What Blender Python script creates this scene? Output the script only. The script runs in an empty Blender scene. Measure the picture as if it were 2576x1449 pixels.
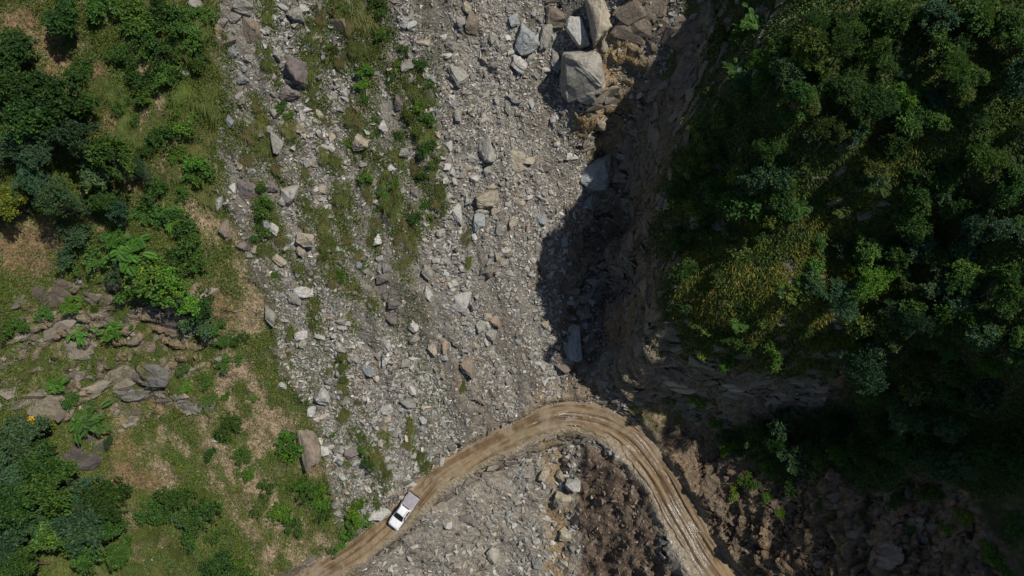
import bpy, bmesh, math, random
import numpy as np
from mathutils import Vector, Matrix, Quaternion

scene = bpy.context.scene
COL = scene.collection
random.seed(7)
RNG = np.random.default_rng(11)

# ------------------------------------------------------------------ camera
CAM_H, TILT = 104.0, math.radians(20.0)
cam_data = bpy.data.cameras.new('drone_camera')
cam_data.sensor_width = 36.0
cam_data.lens = 24.0
cam_data.clip_start = 1.0
cam_data.clip_end = 3000.0
cam = bpy.data.objects.new('drone_camera', cam_data)
COL.objects.link(cam)
cam.location = (0, 0, CAM_H)
cam.rotation_euler = (TILT, 0, 0)
scene.camera = cam

# ------------------------------------------------------------------ light
SUN_AZ = math.atan2(0.22, 0.975)          # direction towards the sun in plan
SUN_EL = math.radians(60.0)
sun_vec = Vector((math.cos(SUN_EL) * math.cos(SUN_AZ), math.cos(SUN_EL) * math.sin(SUN_AZ), math.sin(SUN_EL)))
world = bpy.data.worlds.new('World')
scene.world = world
world.use_nodes = True
wn = world.node_tree.nodes
wl = world.node_tree.links
bg = wn.get('Background') or wn.new('ShaderNodeBackground')
sky = wn.new('ShaderNodeTexSky')
sky.sky_type = 'NISHITA'
sky.sun_disc = False
sky.sun_elevation = SUN_EL
sky.sun_rotation = math.pi / 2 - SUN_AZ
wl.new(sky.outputs['Color'], bg.inputs['Color'])
bg.inputs['Strength'].default_value = 0.06
sun_data = bpy.data.lights.new('sun', 'SUN')
sun_data.energy = 3.6
sun_data.angle = math.radians(0.53)
sun_data.color = (1.0, 0.95, 0.87)
sun = bpy.data.objects.new('sun', sun_data)
COL.objects.link(sun)
sun.location = sun_vec * 300
sun.rotation_euler = sun_vec.to_track_quat('Z', 'Y').to_euler()
vs = scene.view_settings
vs.view_transform = 'Standard'
vs.look = 'None'
vs.exposure = 0.28
vs.gamma = 1.0
vs.use_curve_mapping = False
scene.cycles.max_bounces = 5
scene.cycles.diffuse_bounces = 2
scene.cycles.glossy_bounces = 2
scene.cycles.transmission_bounces = 3
scene.cycles.transparent_max_bounces = 4
scene.cycles.caustics_reflective = False
scene.cycles.caustics_refractive = False

# ------------------------------------------------------------------ numpy noise
def _hash(ix, iy, iz, seed):
    h = (ix.astype(np.int64) * 374761393 + iy.astype(np.int64) * 668265263 + iz.astype(np.int64) * 1274126177 + seed * 974711) & 0x7fffffff
    h = ((h ^ (h >> 13)) * 1274126177) & 0x7fffffff
    h = (h ^ (h >> 16)) & 0xffff
    return h / 65535.0

def vnoise2(x, y, seed=0):
    ix, iy = np.floor(x), np.floor(y)
    fx, fy = x - ix, y - iy
    fx = fx * fx * fx * (fx * (fx * 6 - 15) + 10)
    fy = fy * fy * fy * (fy * (fy * 6 - 15) + 10)
    z0 = np.zeros_like(ix)
    a = _hash(ix, iy, z0, seed); b = _hash(ix + 1, iy, z0, seed)
    c = _hash(ix, iy + 1, z0, seed); d = _hash(ix + 1, iy + 1, z0, seed)
    return (a * (1 - fx) + b * fx) * (1 - fy) + (c * (1 - fx) + d * fx) * fy

def vnoise3(x, y, z, seed=0):
    ix, iy, iz = np.floor(x), np.floor(y), np.floor(z)
    f = [t * t * (3 - 2 * t) for t in (x - ix, y - iy, z - iz)]
    r = 0
    for dx in (0, 1):
        for dy in (0, 1):
            for dz in (0, 1):
                w = (f[0] if dx else 1 - f[0]) * (f[1] if dy else 1 - f[1]) * (f[2] if dz else 1 - f[2])
                r = r + w * _hash(ix + dx, iy + dy, iz + dz, seed)
    return r

def fbm2(x, y, octv=4, seed=0, gain=0.5):
    s, a, t = 0, 1.0, 0
    for o in range(octv):
        c, sn = math.cos(o * 1.1 + seed), math.sin(o * 1.1 + seed)
        s = s + a * vnoise2((x * c - y * sn) * 2 ** o, (x * sn + y * c) * 2 ** o, seed + o * 17)
        t += a; a *= gain
    return s / t                                   # 0..1

def fbm3(x, y, z, octv=3, seed=0, gain=0.5):
    s, a, t = 0, 1.0, 0
    for o in range(octv):
        s = s + a * vnoise3(x * 2 ** o, y * 2 ** o, z * 2 ** o, seed + o * 13)
        t += a; a *= gain
    return s / t

def sstep(a, b, x):
    t = np.clip((x - a) / (b - a), 0, 1)
    return t * t * (3 - 2 * t)

# ------------------------------------------------------------------ survey: photo survey marks (2575 x 1449) <-> place
ST, CT = math.sin(TILT), math.cos(TILT)
def ray_dirs(dx, dy):
    sx = (np.asarray(dx, float) / 2575 - 0.5) * 2 * 0.75
    sy = (0.5 - np.asarray(dy, float) / 1449) * 2 * 0.421875
    return np.stack([sx, sy * CT + ST, sy * ST - CT], -1)

def project(x, y, z):
    d = y * ST - (z - CAM_H) * CT
    bad = d < 12
    d = np.maximum(d, 12)
    sx = x / d
    sy = (y * CT + (z - CAM_H) * ST) / d
    Dx = (sx / 0.75 + 1) / 2 * 2575
    Dy = (1 - sy / 0.421875) / 2 * 1449
    return np.where(bad, 9000.0, Dx), np.where(bad, -9000.0, Dy), d

def at_z(dx, dy, z):
    r = ray_dirs(dx, dy)
    k = (CAM_H - z) / -r[2]
    return (r[0] * k, r[1] * k, z)

def march(dx, dy, hfun, lift=0.0):
    r = ray_dirs(dx, dy)
    ks = np.arange(20, 190, 0.4)
    P = r[..., None, :] * ks[:, None]
    zz = CAM_H + P[..., 2]
    below = zz <= hfun(P[..., 0], P[..., 1]) + lift
    i = np.argmax(below, -1)
    k1 = ks[i]; k0 = k1 - 0.4
    for _ in range(9):
        km = (k0 + k1) / 2
        Q = r * km[..., None]
        b = CAM_H + Q[..., 2] <= hfun(Q[..., 0], Q[..., 1]) + lift
        k1 = np.where(b, km, k1); k0 = np.where(b, k0, km)
    Q = r * k1[..., None]
    return Q[..., 0], Q[..., 1], k1

planeA = lambda x, y: 0.62 * (-0.35 * x + 0.93 * y - 8.5)
def planeR(x, y):
    return 28.0 + 0.6 * (x - 18) + 0.30 * (y - 22)
planeS = lambda x, y: 1.0 + 0.9 * (x - 29) + 0.10 * y

ctrl = []
def add_plane(pts, fun):
    for p in pts:
        off = p[2] if len(p) > 2 else 0.0
        X, Y, k = march(np.array([p[0]]), np.array([p[1]]), lambda a, b: fun(a, b) + off)
        ctrl.append((X[0], Y[0], float(fun(X[0], Y[0]) + off)))
def add_z(pts):
    for p in pts:
        ctrl.append(at_z(*p))

# rubble slope and the spur beside it
add_plane([(-150, -150), (200, -150), (500, -150), (800, -150), (1100, -150, 1), (1350, -150, 1),
           (-150, 150, 3), (200, 150, 1), (480, 150, 1.2), (800, 150, -.6), (1100, 150), (1330, 150, .3),
           (-150, 450, 3), (200, 420, 3.2), (480, 440, .8), (800, 450, -.8), (1100, 450, .4), (1330, 420, -.3),
           (-150, 750, 4), (120, 650, 2.2), (300, 690, 2.6), (420, 760, 2.6), (520, 800, 1.2), (700, 750, -.6), (930, 760, .5), (1150, 750, .3), (1320, 700, -.6),
           (250, 870, -.8), (420, 870, -1.6), (520, 880, -.4), (120, 880, .8), (380, 930, 1.0), (380, 990, -1.0), (120, 1000, 1.6),
           (-150, 1050, 3), (230, 1060, .2), (560, 1000, 0), (720, 1000, -.3), (900, 1000, 0), (1100, 980), (1280, 980, -.2),
           (50, 1250, 2), (300, 1250, 0), (560, 1250, -.4), (760, 1250, -.2), (900, 1220, .3), (1000, 1170, .2),
           (-150, 1560, 1), (200, 1449, -.5), (450, 1449, -.5), (650, 1449, 0), (400, 1650, -1.5)], planeA)
# slope under the road
add_plane([(980, 1449, -1.2), (1150, 1449, -1.5), (1300, 1449, -2), (1150, 1330, -.9), (1300, 1250, -1.6), (1330, 1160, -1.6),
           (900, 1650, -3), (1200, 1650, -4)], planeA)
add_z([(1400, 1150, -1.5), (1405, 1230, -4), (1400, 1340, -6.5), (1400, 1449, -9), (1400, 1600, -13),
       (1480, 1180, -.6), (1550, 1145, 1.9), (1602, 1200, 1.5), (1648, 1275, 1.0), (1520, 1220, -1.4), (1520, 1300, -3.4), (1590, 1320, -1.4), (1560, 1440, -7.5), (1640, 1430, -4), (1560, 1600, -11),
       (1690, 1400, .1), (1740, 1449, .3), (1800, 1600, -1)])
ROAD = [(560, 1600, -4.5), (700, 1520, -3.4), (800, 1449, -2.4), (900, 1383, -1.4), (1020, 1283, 0), (1100, 1203, .8), (1200, 1142, 1.5),
        (1300, 1092, 2.2), (1370, 1058, 2.6), (1415, 1045, 2.8), (1470, 1048, 2.8), (1530, 1066, 2.7), (1592, 1110, 2.4), (1635, 1165, 2.1), (1673, 1222, 1.8),
        (1715, 1295, 1.3), (1768, 1385, .8), (1812, 1449, .4), (1900, 1575, -.2), (1980, 1700, -.8)]
add_z(ROAD)
# cut bank on the hill side of the road
add_z([(1510, 1022, 3.8), (1580, 1045, 3.8), (1645, 1102, 3.3), (1705, 1188, 2.8), (1757, 1272, 2.2), (1808, 1360, 1.7), (1860, 1440, 1.3), (1940, 1560, .8)])
# gully
add_z([(1390, 1022, 3.4), (1405, 950, 4.6), (1425, 850, 6.2), (1440, 700, 9.6), (1480, 550, 13.4), (1525, 440, 17), (1500, 345, 20.2),
       (1505, 285, 25.5), (1545, 180, 29.5), (1580, 50, 35), (1600, -120, 41)])
add_plane([(1420, 60, 1.2), (1430, 200, .6), (1420, 300, .2), (1380, 550, -.8), (1330, 850, -.8), (1340, 950, -.6)], planeA)
# foot of the right-hand cliff, its rim, the hill above
add_z([(1530, 1000, 4.2), (1555, 850, 8.2), (1570, 700, 11.5), (1590, 560, 15), (1600, 430, 19.5), (1650, 270, 27), (1715, 130, 33), (1780, 0, 38.5), (1830, -120, 43),
       (1620, 1020, 4.4)])
add_z([(1625, 890, 16), (1640, 780, 21.5), (1675, 690, 27.5), (1645, 560, 28), (1665, 420, 31), (1725, 300, 34.5), (1800, 180, 38.5), (1900, 30, 44), (1960, -120, 49)])
add_plane([(1800, 420, 1), (1930, 300, 9), (1970, 190, 10), (2030, 60, 10), (2060, 330, 7), (2130, 120, 7), (2300, 60, 2), (2550, 60), (2300, 300, 1), (2180, 420, 1),
           (2450, 350), (2700, 200), (2700, -150), (2250, -150, 3)], planeR)
add_z([(1760, 600, 31), (1800, 660, 31), (1900, 640, 33), (2000, 640, 34.5), (2100, 560, 36.5), (2140, 690, 34.2), (1790, 780, 26.5), (1900, 800, 28), (2000, 800, 29.5),
       (2080, 860, 26.5), (1950, 885, 23.5), (1810, 860, 22.5), (2250, 800, 33), (2250, 650, 36), (2330, 600, 38), (2500, 600, 42), (2350, 720, 36.5), (2450, 800, 37), (2575, 850, 39), (2700, 700, 44)])
for p_ in ((60, 22, 58), (70, 22, 74), (60, 34, 64)): ctrl.append(p_)
add_z([(1690, 850, 18.5), (1780, 915, 18), (1900, 950, 18.5), (2010, 950, 20), (2110, 945, 22.5)])
add_z([(1660, 1035, 4.4), (1700, 1000, 7), (1780, 1015, 7.5), (1880, 1030, 9), (2000, 1042, 11), (2120, 1035, 14.5)])
add_plane([(1760, 1160, 1), (1900, 1160, 1), (2100, 1150, 1), (2300, 1130, 2), (2250, 1040, 3), (2450, 1050, 4), (2600, 1000, 6), (1850, 1300, 1), (2000, 1300, .5),
           (2200, 1300, 0), (2450, 1300, .5), (2700, 1300, 1), (1960, 1449, .5), (2150, 1449, 0), (2400, 1449, 0), (2700, 1449, 0), (2100, 1650), (2600, 1650)], planeS)
# far ground
for yy, zr in ((-120, 112), (-60, 124), (-10, 133), (20, 140.5), (50, 150), (90, 172), (140, 190), (220, 200)):
    ctrl.append((112, yy, zr))  # unseen ridge, its heights shaped to shade the right-hand hill
    ctrl.append((220, yy, zr * 0.75 + 10))
for yy in (-220, -120, -60, 0, 60, 140, 230):
    ctrl.append((-130, yy, float(planeA(-130, yy)) * 0.8 + 6))
    ctrl.append((-260, yy, float(planeA(-260, yy)) * 0.65))
for xx in (-80, -30, 20, 60):
    ctrl.append((xx, 125, float(planeA(xx, 125)) + max(0, xx - 10) * 1.1))
    ctrl.append((xx, 240, float(planeA(xx, 240)) * 0.8 + max(0, xx - 10) * 0.9))
    ctrl.append((xx, -60, float(planeA(xx, -60)) - 3 + max(0, xx - 25) * 0.9))
    ctrl.append((xx, -150, -62 + max(0, xx - 20) * 0.9))
    ctrl.append((xx, -300, -70))
ctrl = np.array(ctrl, float)

def rbf_solve(P, c=1.2):
    n = len(P)
    d = np.sqrt(((P[:, None, :2] - P[None, :, :2]) ** 2).sum(-1) + c * c)
    A = np.zeros((n + 3, n + 3))
    A[:n, :n] = d + np.eye(n) * -0.05
    A[:n, n] = 1; A[:n, n + 1:] = P[:, :2]
    A[n, :n] = 1; A[n + 1:, :n] = P[:, :2].T
    b = np.zeros(n + 3); b[:n] = P[:, 2]
    return np.linalg.solve(A, b)
W = rbf_solve(ctrl)
def rbf_eval(x, y, c=1.2):
    sh = x.shape
    x = x.ravel(); y = y.ravel()
    out = np.empty(x.size)
    for s in range(0, x.size, 20000):
        xs, ys = x[s:s + 20000], y[s:s + 20000]
        d = np.sqrt((xs[:, None] - ctrl[None, :, 0]) ** 2 + (ys[:, None] - ctrl[None, :, 1]) ** 2 + c * c)
        out[s:s + 20000] = d @ W[:-3] + W[-3] + W[-2] * xs + W[-1] * ys
    return out.reshape(sh)

# ------------------------------------------------------------------ height field
def axis(a, b, step, lo, hi):
    core = np.arange(a, b + 1e-6, step)
    def out(start, end):
        pts, s, p = [], step, start
        while abs(end - p) > 1e-6:
            s *= 1.16
            nxt = p + math.copysign(s, end - p)
            if (end - nxt) * (end - p) <= 0: nxt = end
            pts.append(nxt); p = nxt
        return np.array(pts)
    return np.concatenate([out(a, lo)[::-1], core, out(b, hi)])
STEP = 0.2
GX = axis(-74, 54, STEP, -420, 420)
GY = axis(-13, 76, STEP, -420, 420)
X, Y = np.meshgrid(GX, GY)
# coarse evaluation of the survey surface, then refined
Z = rbf_eval(X, Y)
GRID = {'z': Z}
def H(x, y):
    fx = np.interp(x, GX, np.arange(len(GX)))
    fy = np.interp(y, GY, np.arange(len(GY)))
    ix = np.clip(fx.astype(int), 0, len(GX) - 2); iy = np.clip(fy.astype(int), 0, len(GY) - 2)
    tx, ty = fx - ix, fy - iy
    g = GRID['z']
    return (g[iy, ix] * (1 - tx) + g[iy, ix + 1] * tx) * (1 - ty) + (g[iy + 1, ix] * (1 - tx) + g[iy + 1, ix + 1] * tx) * ty

# ---- masks drawn on the survey
DX, DY, DEP = project(X, Y, Z)
wob = (fbm2(X * 0.35, Y * 0.35, 4, 3) - 0.5)
wob2 = (fbm2(X * 0.35 + 40, Y * 0.35, 4, 5) - 0.5)
MX, MY = DX + wob * 46, DY + wob2 * 46

def seg_dist(px, py, poly, closed):
    best = np.full(px.shape, 1e9)
    n = len(poly)
    for i in range(n if closed else n - 1):
        ax, ay = poly[i][:2]; bx, by = poly[(i + 1) % n][:2]
        dx, dy = bx - ax, by - ay
        t = np.clip(((px - ax) * dx + (py - ay) * dy) / (dx * dx + dy * dy + 1e-9), 0, 1)
        best = np.minimum(best, (px - ax - t * dx) ** 2 + (py - ay - t * dy) ** 2)
    return np.sqrt(best)
def inside(px, py, poly):
    r = np.zeros(px.shape, bool)
    n = len(poly)
    for i in range(n):
        ax, ay = poly[i]; bx, by = poly[(i + 1) % n]
        if ay == by: continue
        c = ((ay > py) != (by > py)) & (px < (bx - ax) * (py - ay) / (by - ay) + ax)
        r ^= c
    return r
def region(px, py, poly, soft=14):
    d = seg_dist(px, py, poly, True)
    d = np.where(inside(px, py, poly), d, -d)
    return sstep(-soft, soft, d)
def ribbon(px, py, line, width, soft=10):
    return 1 - sstep(width / 2 - soft, width / 2 + soft, seg_dist(px, py, line, False))
def blob(px, py, cx, cy, rx, ry, soft=0.5):
    return 1 - sstep(1 - soft, 1 + soft, np.sqrt(((px - cx) / rx) ** 2 + ((py - cy) / ry) ** 2))

SCREE = [(530, -300), (535, 0), (555, 180), (545, 300), (535, 430), (575, 540), (600, 620), (640, 720), (690, 830), (705, 930), (760, 1000), (800, 1060),
         (815, 1180), (835, 1260), (870, 1330), (980, 1310), (1060, 1200), (1200, 1130), (1390, 1035), (1480, 1030), (1580, 1030), (1590, 900), (1560, 760), (1590, 600),
         (1570, 430), (1640, 250), (1700, 100), (1740, -300)]
BELOW = [(830, 1700), (900, 1420), (1010, 1330), (1100, 1240), (1250, 1150), (1390, 1100), (1480, 1100), (1560, 1140), (1640, 1240), (1700, 1350), (1745, 1449), (1830, 1700)]
MOUND = [(1455, 1110), (1540, 1135), (1610, 1195), (1660, 1270), (1672, 1330), (1660, 1400), (1700, 1449), (1730, 1700), (1440, 1700), (1460, 1400), (1450, 1300), (1455, 1200)]
RIGHTHILL = [(1830, -300), (1790, 60), (1740, 250), (1670, 420), (1640, 560), (1660, 690), (1650, 800), (1740, 890), (1900, 945), (2110, 945), (2140, 1000),
             (1950, 1060), (1780, 1090), (1850, 1170), (1960, 1215), (2060, 1180), (2180, 1235), (2330, 1190), (2430, 1250), (2500, 1330), (2560, 1480), (5000, 1500), (5000, -3000), (1830, -3000)]
LOWRIGHT = [(1640, 1060), (1780, 1080), (1850, 1170), (1960, 1215), (2060, 1180), (2180, 1235), (2330, 1190), (2430, 1250), (2500, 1330), (2560, 1480), (2600, 1700), (1920, 1700), (1800, 1440), (1700, 1240)]
m_scree = region(MX, MY, SCREE)
m_below = region(MX, MY, BELOW, 10)
m_mound = region(MX, MY, MOUND, 12)
m_right = region(MX, MY, RIGHTHILL, 12)
m_lowr = region(MX, MY, LOWRIGHT, 16)
STREAM = [(1385, 1095), (1395, 1150), (1410, 1220), (1410, 1300), (1400, 1380), (1390, 1500)]
m_stream = ribbon(MX, MY, STREAM, 62, 16)
m_strip = ribbon(MX, MY, [(1520, 1118), (1580, 1150), (1645, 1245), (1690, 1340), (1745, 1460)], 40, 10)
CHUTES = [([(330, 110), (375, 210), (400, 270)], 42), ([(350, 250), (365, 330), (420, 420), (470, 430)], 34), ([(410, 490), (470, 515), (545, 580), (600, 650), (640, 730)], 60),
          ([(650, 750), (600, 850), (580, 950), (620, 1060), (660, 1120)], 75), ([(620, 930), (650, 1010), (720, 1090), (760, 1130)], 60),
          ([(420, 980), (470, 1030), (540, 1100), (600, 1180), (650, 1260), (700, 1340)], 40), ([(590, 1120), (650, 1190), (690, 1290), (760, 1340), (820, 1370)], 46),
          ([(690, 1330), (720, 1400), (740, 1500)], 120), ([(640, 1400), (560, 1460)], 40), ([(540, 1190), (580, 1260), (620, 1340)], 30), ([(400, 1170), (430, 1210), (400, 1250)], 36), ([(380, 1000), (400, 1070), (470, 1150)], 28)]
m_pink = np.zeros_like(X)
for ln, wd in CHUTES:
    m_pink = np.maximum(m_pink, ribbon(MX, MY, ln, wd, 10))
m_pink *= .92 * (1 - sstep(0.3, 0.7, m_scree)) * sstep(.34, .52, fbm2(X * .5, Y * .5, 4, 7))
m_ochre = np.zeros_like(X)
for a in ((55, 55, 55, 55), (110, 110, 60, 30), (150, 160, 40, 40), (230, 180, 40, 30), (70, 600, 120, 55), (60, 660, 90, 40), (330, 460, 30, 30), (250, 560, 40, 20),
          (310, 1150, 45, 60), (360, 1210, 50, 25), (400, 1010, 30, 40), (560, 790, 40, 60), (310, 310, 60, 40), (2560, 1030, 30, 60)):
    m_ochre = np.maximum(m_ochre, blob(MX, MY, *a))
m_stain = np.zeros_like(X)                                  # ochre-stained rock of the small waterfall and the culvert
for a in ((1510, 290, 55, 90), (1535, 100, 30, 90), (1560, 170, 60, 60), (1480, 360, 40, 30), (1390, 1000, 40, 30)):
    m_stain = np.maximum(m_stain, blob(MX, MY, *a))

GULLY = [(1500, 270), (1570, 230), (1660, 250), (1610, 420), (1600, 600), (1570, 800), (1590, 950), (1540, 1010), (1430, 990), (1400, 880), (1400, 760), (1440, 620), (1490, 500), (1470, 400)]
m_gully = region(MX, MY, GULLY, 18)
# ---- road centre line in plan
def catmull(pts, n=14):
    P = np.array(pts, float); out = []
    for i in range(len(P) - 1):
        p0, p1, p2, p3 = P[max(i - 1, 0)], P[i], P[i + 1], P[min(i + 2, len(P) - 1)]
        for t in np.linspace(0, 1, n, endpoint=False):
            out.append(0.5 * ((2 * p1) + (-p0 + p2) * t + (2 * p0 - 5 * p1 + 4 * p2 - p3) * t * t + (-p0 + 3 * p1 - 3 * p2 + p3) * t ** 3))
    out.append(P[-1])
    return np.array(out)
road_c = catmull([at_z(*p) for p in ROAD], 16)
seg = np.sqrt((np.diff(road_c[:, :2], axis=0) ** 2).sum(-1))
road_s = np.concatenate([[0], np.cumsum(seg)])
def road_coords(px, py):
    """nearest distance to the centre line (signed, + = uphill side), arclength, height"""
    best = np.full(px.shape, 1e9); sgn = np.zeros(px.shape); ss = np.zeros(px.shape); hh = np.zeros(px.shape)
    for i in range(len(road_c) - 1):
        a, b = road_c[i], road_c[i + 1]
        dx, dy = b[0] - a[0], b[1] - a[1]
        L2 = dx * dx + dy * dy
        t = np.clip(((px - a[0]) * dx + (py - a[1]) * dy) / L2, 0, 1)
        ex, ey = px - a[0] - t * dx, py - a[1] - t * dy
        d2 = ex * ex + ey * ey
        m = d2 < best
        best = np.where(m, d2, best)
        sgn = np.where(m, np.sign(dx * ey - dy * ex), sgn)
        ss = np.where(m, road_s[i] + t * (road_s[i + 1] - road_s[i]), ss)
        hh = np.where(m, a[2] + t * (b[2] - a[2]), hh)
    return np.sqrt(best) * sgn, ss, hh
near = (np.abs(X) < 60) & (Y < 32) & (Y > -40)
RD = np.full(X.shape, 99.0); RS = np.zeros(X.shape); RH = np.zeros(X.shape)
RD[near], RS[near], RH[near] = road_coords(X[near], Y[near])
S_MID = np.interp(0, road_c[:, 0], road_s)
def half_width(s):
    return 1.52 + 0.55 * sstep(S_MID, S_MID + 25, s) + 0.5 * (vnoise2(s * 0.35, s * 0) - 0.5)

# ---- relief
fall = np.array([0.35, -0.93])
along = X * fall[0] + Y * fall[1]
across = X * 0.93 + Y * 0.35
streak = fbm2(across * 0.45 + wob * 2, along * 0.06, 4, 21) - 0.5
infra = sstep(-300, -60, DX) * (1 - sstep(2640, 2900, DX)) * sstep(-400, -60, DY) * (1 - sstep(1500, 1800, DY))
z1 = Z.copy()
z1 += (fbm2(X * 0.09, Y * 0.09, 4, 9) - 0.5) * 2.4 * (1 - m_scree * 0.5) * (1 - np.clip(m_below, 0, 1) * .5)
z1 += m_scree * streak * 1.7
z1 += m_scree * (fbm2(X * 0.8, Y * 0.8, 3, 33) - 0.5) * 0.55
lum = np.abs(fbm2(X * 0.36, Y * 0.36, 5, 44, .55) - 0.5) * 2
z1 += m_mound * ((fbm2(X * 0.33, Y * 0.33, 3, 45) - 0.5) * 5.0 + lum * 2.0 - .4)
z1 += (m_below * (1 - m_mound)) * (fbm2(X * 0.4, Y * 0.4, 5, 46, .6) - 0.5) * 2.2
z1 -= m_stream * 0.55
z1 += (1 - m_scree) * (1 - m_below) * (fbm2(X * 0.4, Y * 0.4, 4, 47) - 0.5) * 1.0
z1 += m_lowr * (fbm2(X * 0.2, Y * 0.2, 5, 48, .6) - 0.5) * 5.0
tq = z1 * 0.42 + wob2 * 3.0
stq = (np.floor(tq) + sstep(0.2, 0.8, tq - np.floor(tq))) / 0.42 - wob2 * 3.0 / 0.42
z1 += m_lowr * sstep(2.5, 7, z1 - RH * (np.abs(RD) < 50)) * (stq - z1) * 0.7
# left ledges: stepped rock
led = blob(DX, DY, 270, 880, 330, 200, 0.4)
tz = z1 * 0.55 + wob * 2.4
stepz = (np.floor(tz) + sstep(0.25, 0.75, tz - np.floor(tz))) / 0.55 - wob * 2.4 / 0.55
z1 += led * (stepz - z1) * 0.55
# road bench
hw = half_width(RS)
bench = 1 - sstep(0, 1, (np.abs(RD) - hw - 0.15 - 1.2 * np.maximum(wob2 + .1, 0) * (RD < 0)) / np.where(RD > 0, 0.9, 1.6))
z1 = z1 * (1 - bench) + (RH - 0.12) * bench
cut = np.where(RD > 0, (1 - sstep(0, 3.0, np.abs(RD) - hw - 0.5)) * (np.abs(RD) > hw), 0)
z1 = np.maximum(z1, np.where(bench > 0.02, -1e9, z1))
Z = z1
GRID['z'] = Z

def grad(Z):
    gy = np.gradient(Z, GY, axis=0); gx = np.gradient(Z, GX, axis=1)
    return gx, gy
gx, gy = grad(Z)
slope = np.sqrt(gx * gx + gy * gy)
nrm = np.stack([-gx, -gy, np.ones_like(gx)], -1)
nrm /= np.linalg.norm(nrm, axis=-1, keepdims=True)
# broken rock on steep faces: beds pushed in and out along the normal
m_rock = sstep(1.25, 1.9, slope) * infra
m_rock = np.maximum(m_rock, led * sstep(0.85, 1.3, slope))
m_rock = np.maximum(m_rock, m_lowr * sstep(0.9, 1.5, slope))
m_rock *= (1 - m_mound) * (1 - .85 * m_right)
m_rock = np.maximum(m_rock, m_gully * sstep(.28, .5, fbm2(X * .22, Y * .22, 3, 68)))
m_rock = m_rock * (1 - bench)
bedz = Z * 0.9 + X * 0.25 - Y * 0.35
bed = fbm3(X * 0.12, Y * 0.12, bedz * 1.0, 3, 61) - 0.5
blk = fbm3(X * 0.45, Y * 0.45, bedz * 0.5, 3, 66) - 0.5
bed2 = fbm3(X * 0.2, Y * 0.2, bedz * 2.6, 2, 63) - 0.5
disp = m_rock * (bed * 2.4 + bed2 * 1.0 + blk * 1.9)
PX, PY, PZ = X + nrm[..., 0] * disp, Y + nrm[..., 1] * disp, Z + nrm[..., 2] * disp
fine = (fbm2(X * 2.2, Y * 2.2, 2, 71) - 0.5) * 0.22 * infra * (1 - bench)
PZ = PZ + fine
GRID['z'] = PZ
HZ = lambda x, y: H(np.asarray(x, float), np.asarray(y, float))
def Hn(x, y, e=0.5):
    a = (HZ(x + e, y) - HZ(x - e, y)) / (2 * e); b = (HZ(x, y + e) - HZ(x, y - e)) / (2 * e)
    n = np.stack([-a, -b, np.ones_like(a)], -1)
    return n / np.linalg.norm(n, axis=-1, keepdims=True)
def samp(field, x, y):
    g = GRID['z']; GRID['z'] = field
    r = H(np.asarray(x, float), np.asarray(y, float)); GRID['z'] = g
    return r

# ---- ground colours (what the ground is made of)
def C(*c): return np.array(c)
n1 = fbm2(X * 0.25, Y * 0.25, 4, 81); n2 = fbm2(X * 1.3, Y * 1.3, 3, 83); n3 = fbm2(X * 0.07, Y * 0.07, 3, 85)
def mix(a, b, t): return a * (1 - t[..., None]) + b * t[..., None]
one = np.ones(X.shape + (3,))
soil_left = mix(one * C(.115, .105, .045), one * C(.21, .165, .095), sstep(.46, .66, n1 * .6 + n2 * .4))
soil_left = mix(soil_left, one * C(.065, .085, .025), sstep(.48, .66, 1 - n1))
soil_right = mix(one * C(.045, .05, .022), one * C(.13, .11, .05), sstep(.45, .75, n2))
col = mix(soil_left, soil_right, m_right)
gravel = mix(one * C(.14, .128, .108), one * C(.225, .208, .178), n2)
finez = np.clip(blob(MX, MY, 1250, 250, 130, 520, .4) + blob(MX, MY, 1400, 400, 90, 180, .4), 0, 1)
gravel = mix(gravel, one * C(.27, .245, .205), finez * sstep(.3, .6, n1))
gravel = mix(gravel, one * C(.20, .165, .12), sstep(.5, .8, n1) * .6)
darkgr = mix(gravel, one * C(.115, .10, .08), sstep(-.02, .12, streak) * .75)
col = mix(col, darkgr, m_scree)
pinkc = mix(one * C(.21, .15, .09), one * C(.33, .25, .165), n2)
col = mix(col, pinkc, m_pink)
col = mix(col, mix(one * C(.155, .10, .05), one * C(.245, .17, .095), n2), m_ochre * (1 - m_scree))
bel = mix(one * C(.20, .185, .16), one * C(.27, .235, .185), n1)
col = mix(col, bel, m_below)
col = mix(col, mix(one * C(.085, .062, .045), one * C(.15, .11, .077), n2), m_mound)
col = mix(col, mix(one * C(.22, .155, .085), one * C(.30, .23, .14), n2), m_stream)
col = mix(col, one * C(.31, .265, .205), m_strip * (RD < 0))
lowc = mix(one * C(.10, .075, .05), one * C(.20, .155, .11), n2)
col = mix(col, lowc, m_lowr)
bedc = sstep(.38, .62, bed * .6 + bed2 * .8 + .5)
rockc = mix(one * C(.075, .062, .046), one * C(.205, .168, .12), bedc)
rockc = mix(rockc, one * C(.22, .15, .08), sstep(.55, .75, n1) * .7)
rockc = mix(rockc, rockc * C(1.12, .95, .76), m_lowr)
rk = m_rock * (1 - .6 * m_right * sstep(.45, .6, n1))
col = mix(col, rockc, rk)
col = mix(col, mix(one * C(.25, .165, .075), one * C(.36, .26, .14), n2), m_stain * .85)
shoulder = (1 - sstep(0.2, 1.5, np.abs(RD) - hw))
col = mix(col, one * C(.27, .215, .145), shoulder * .8)

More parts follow.
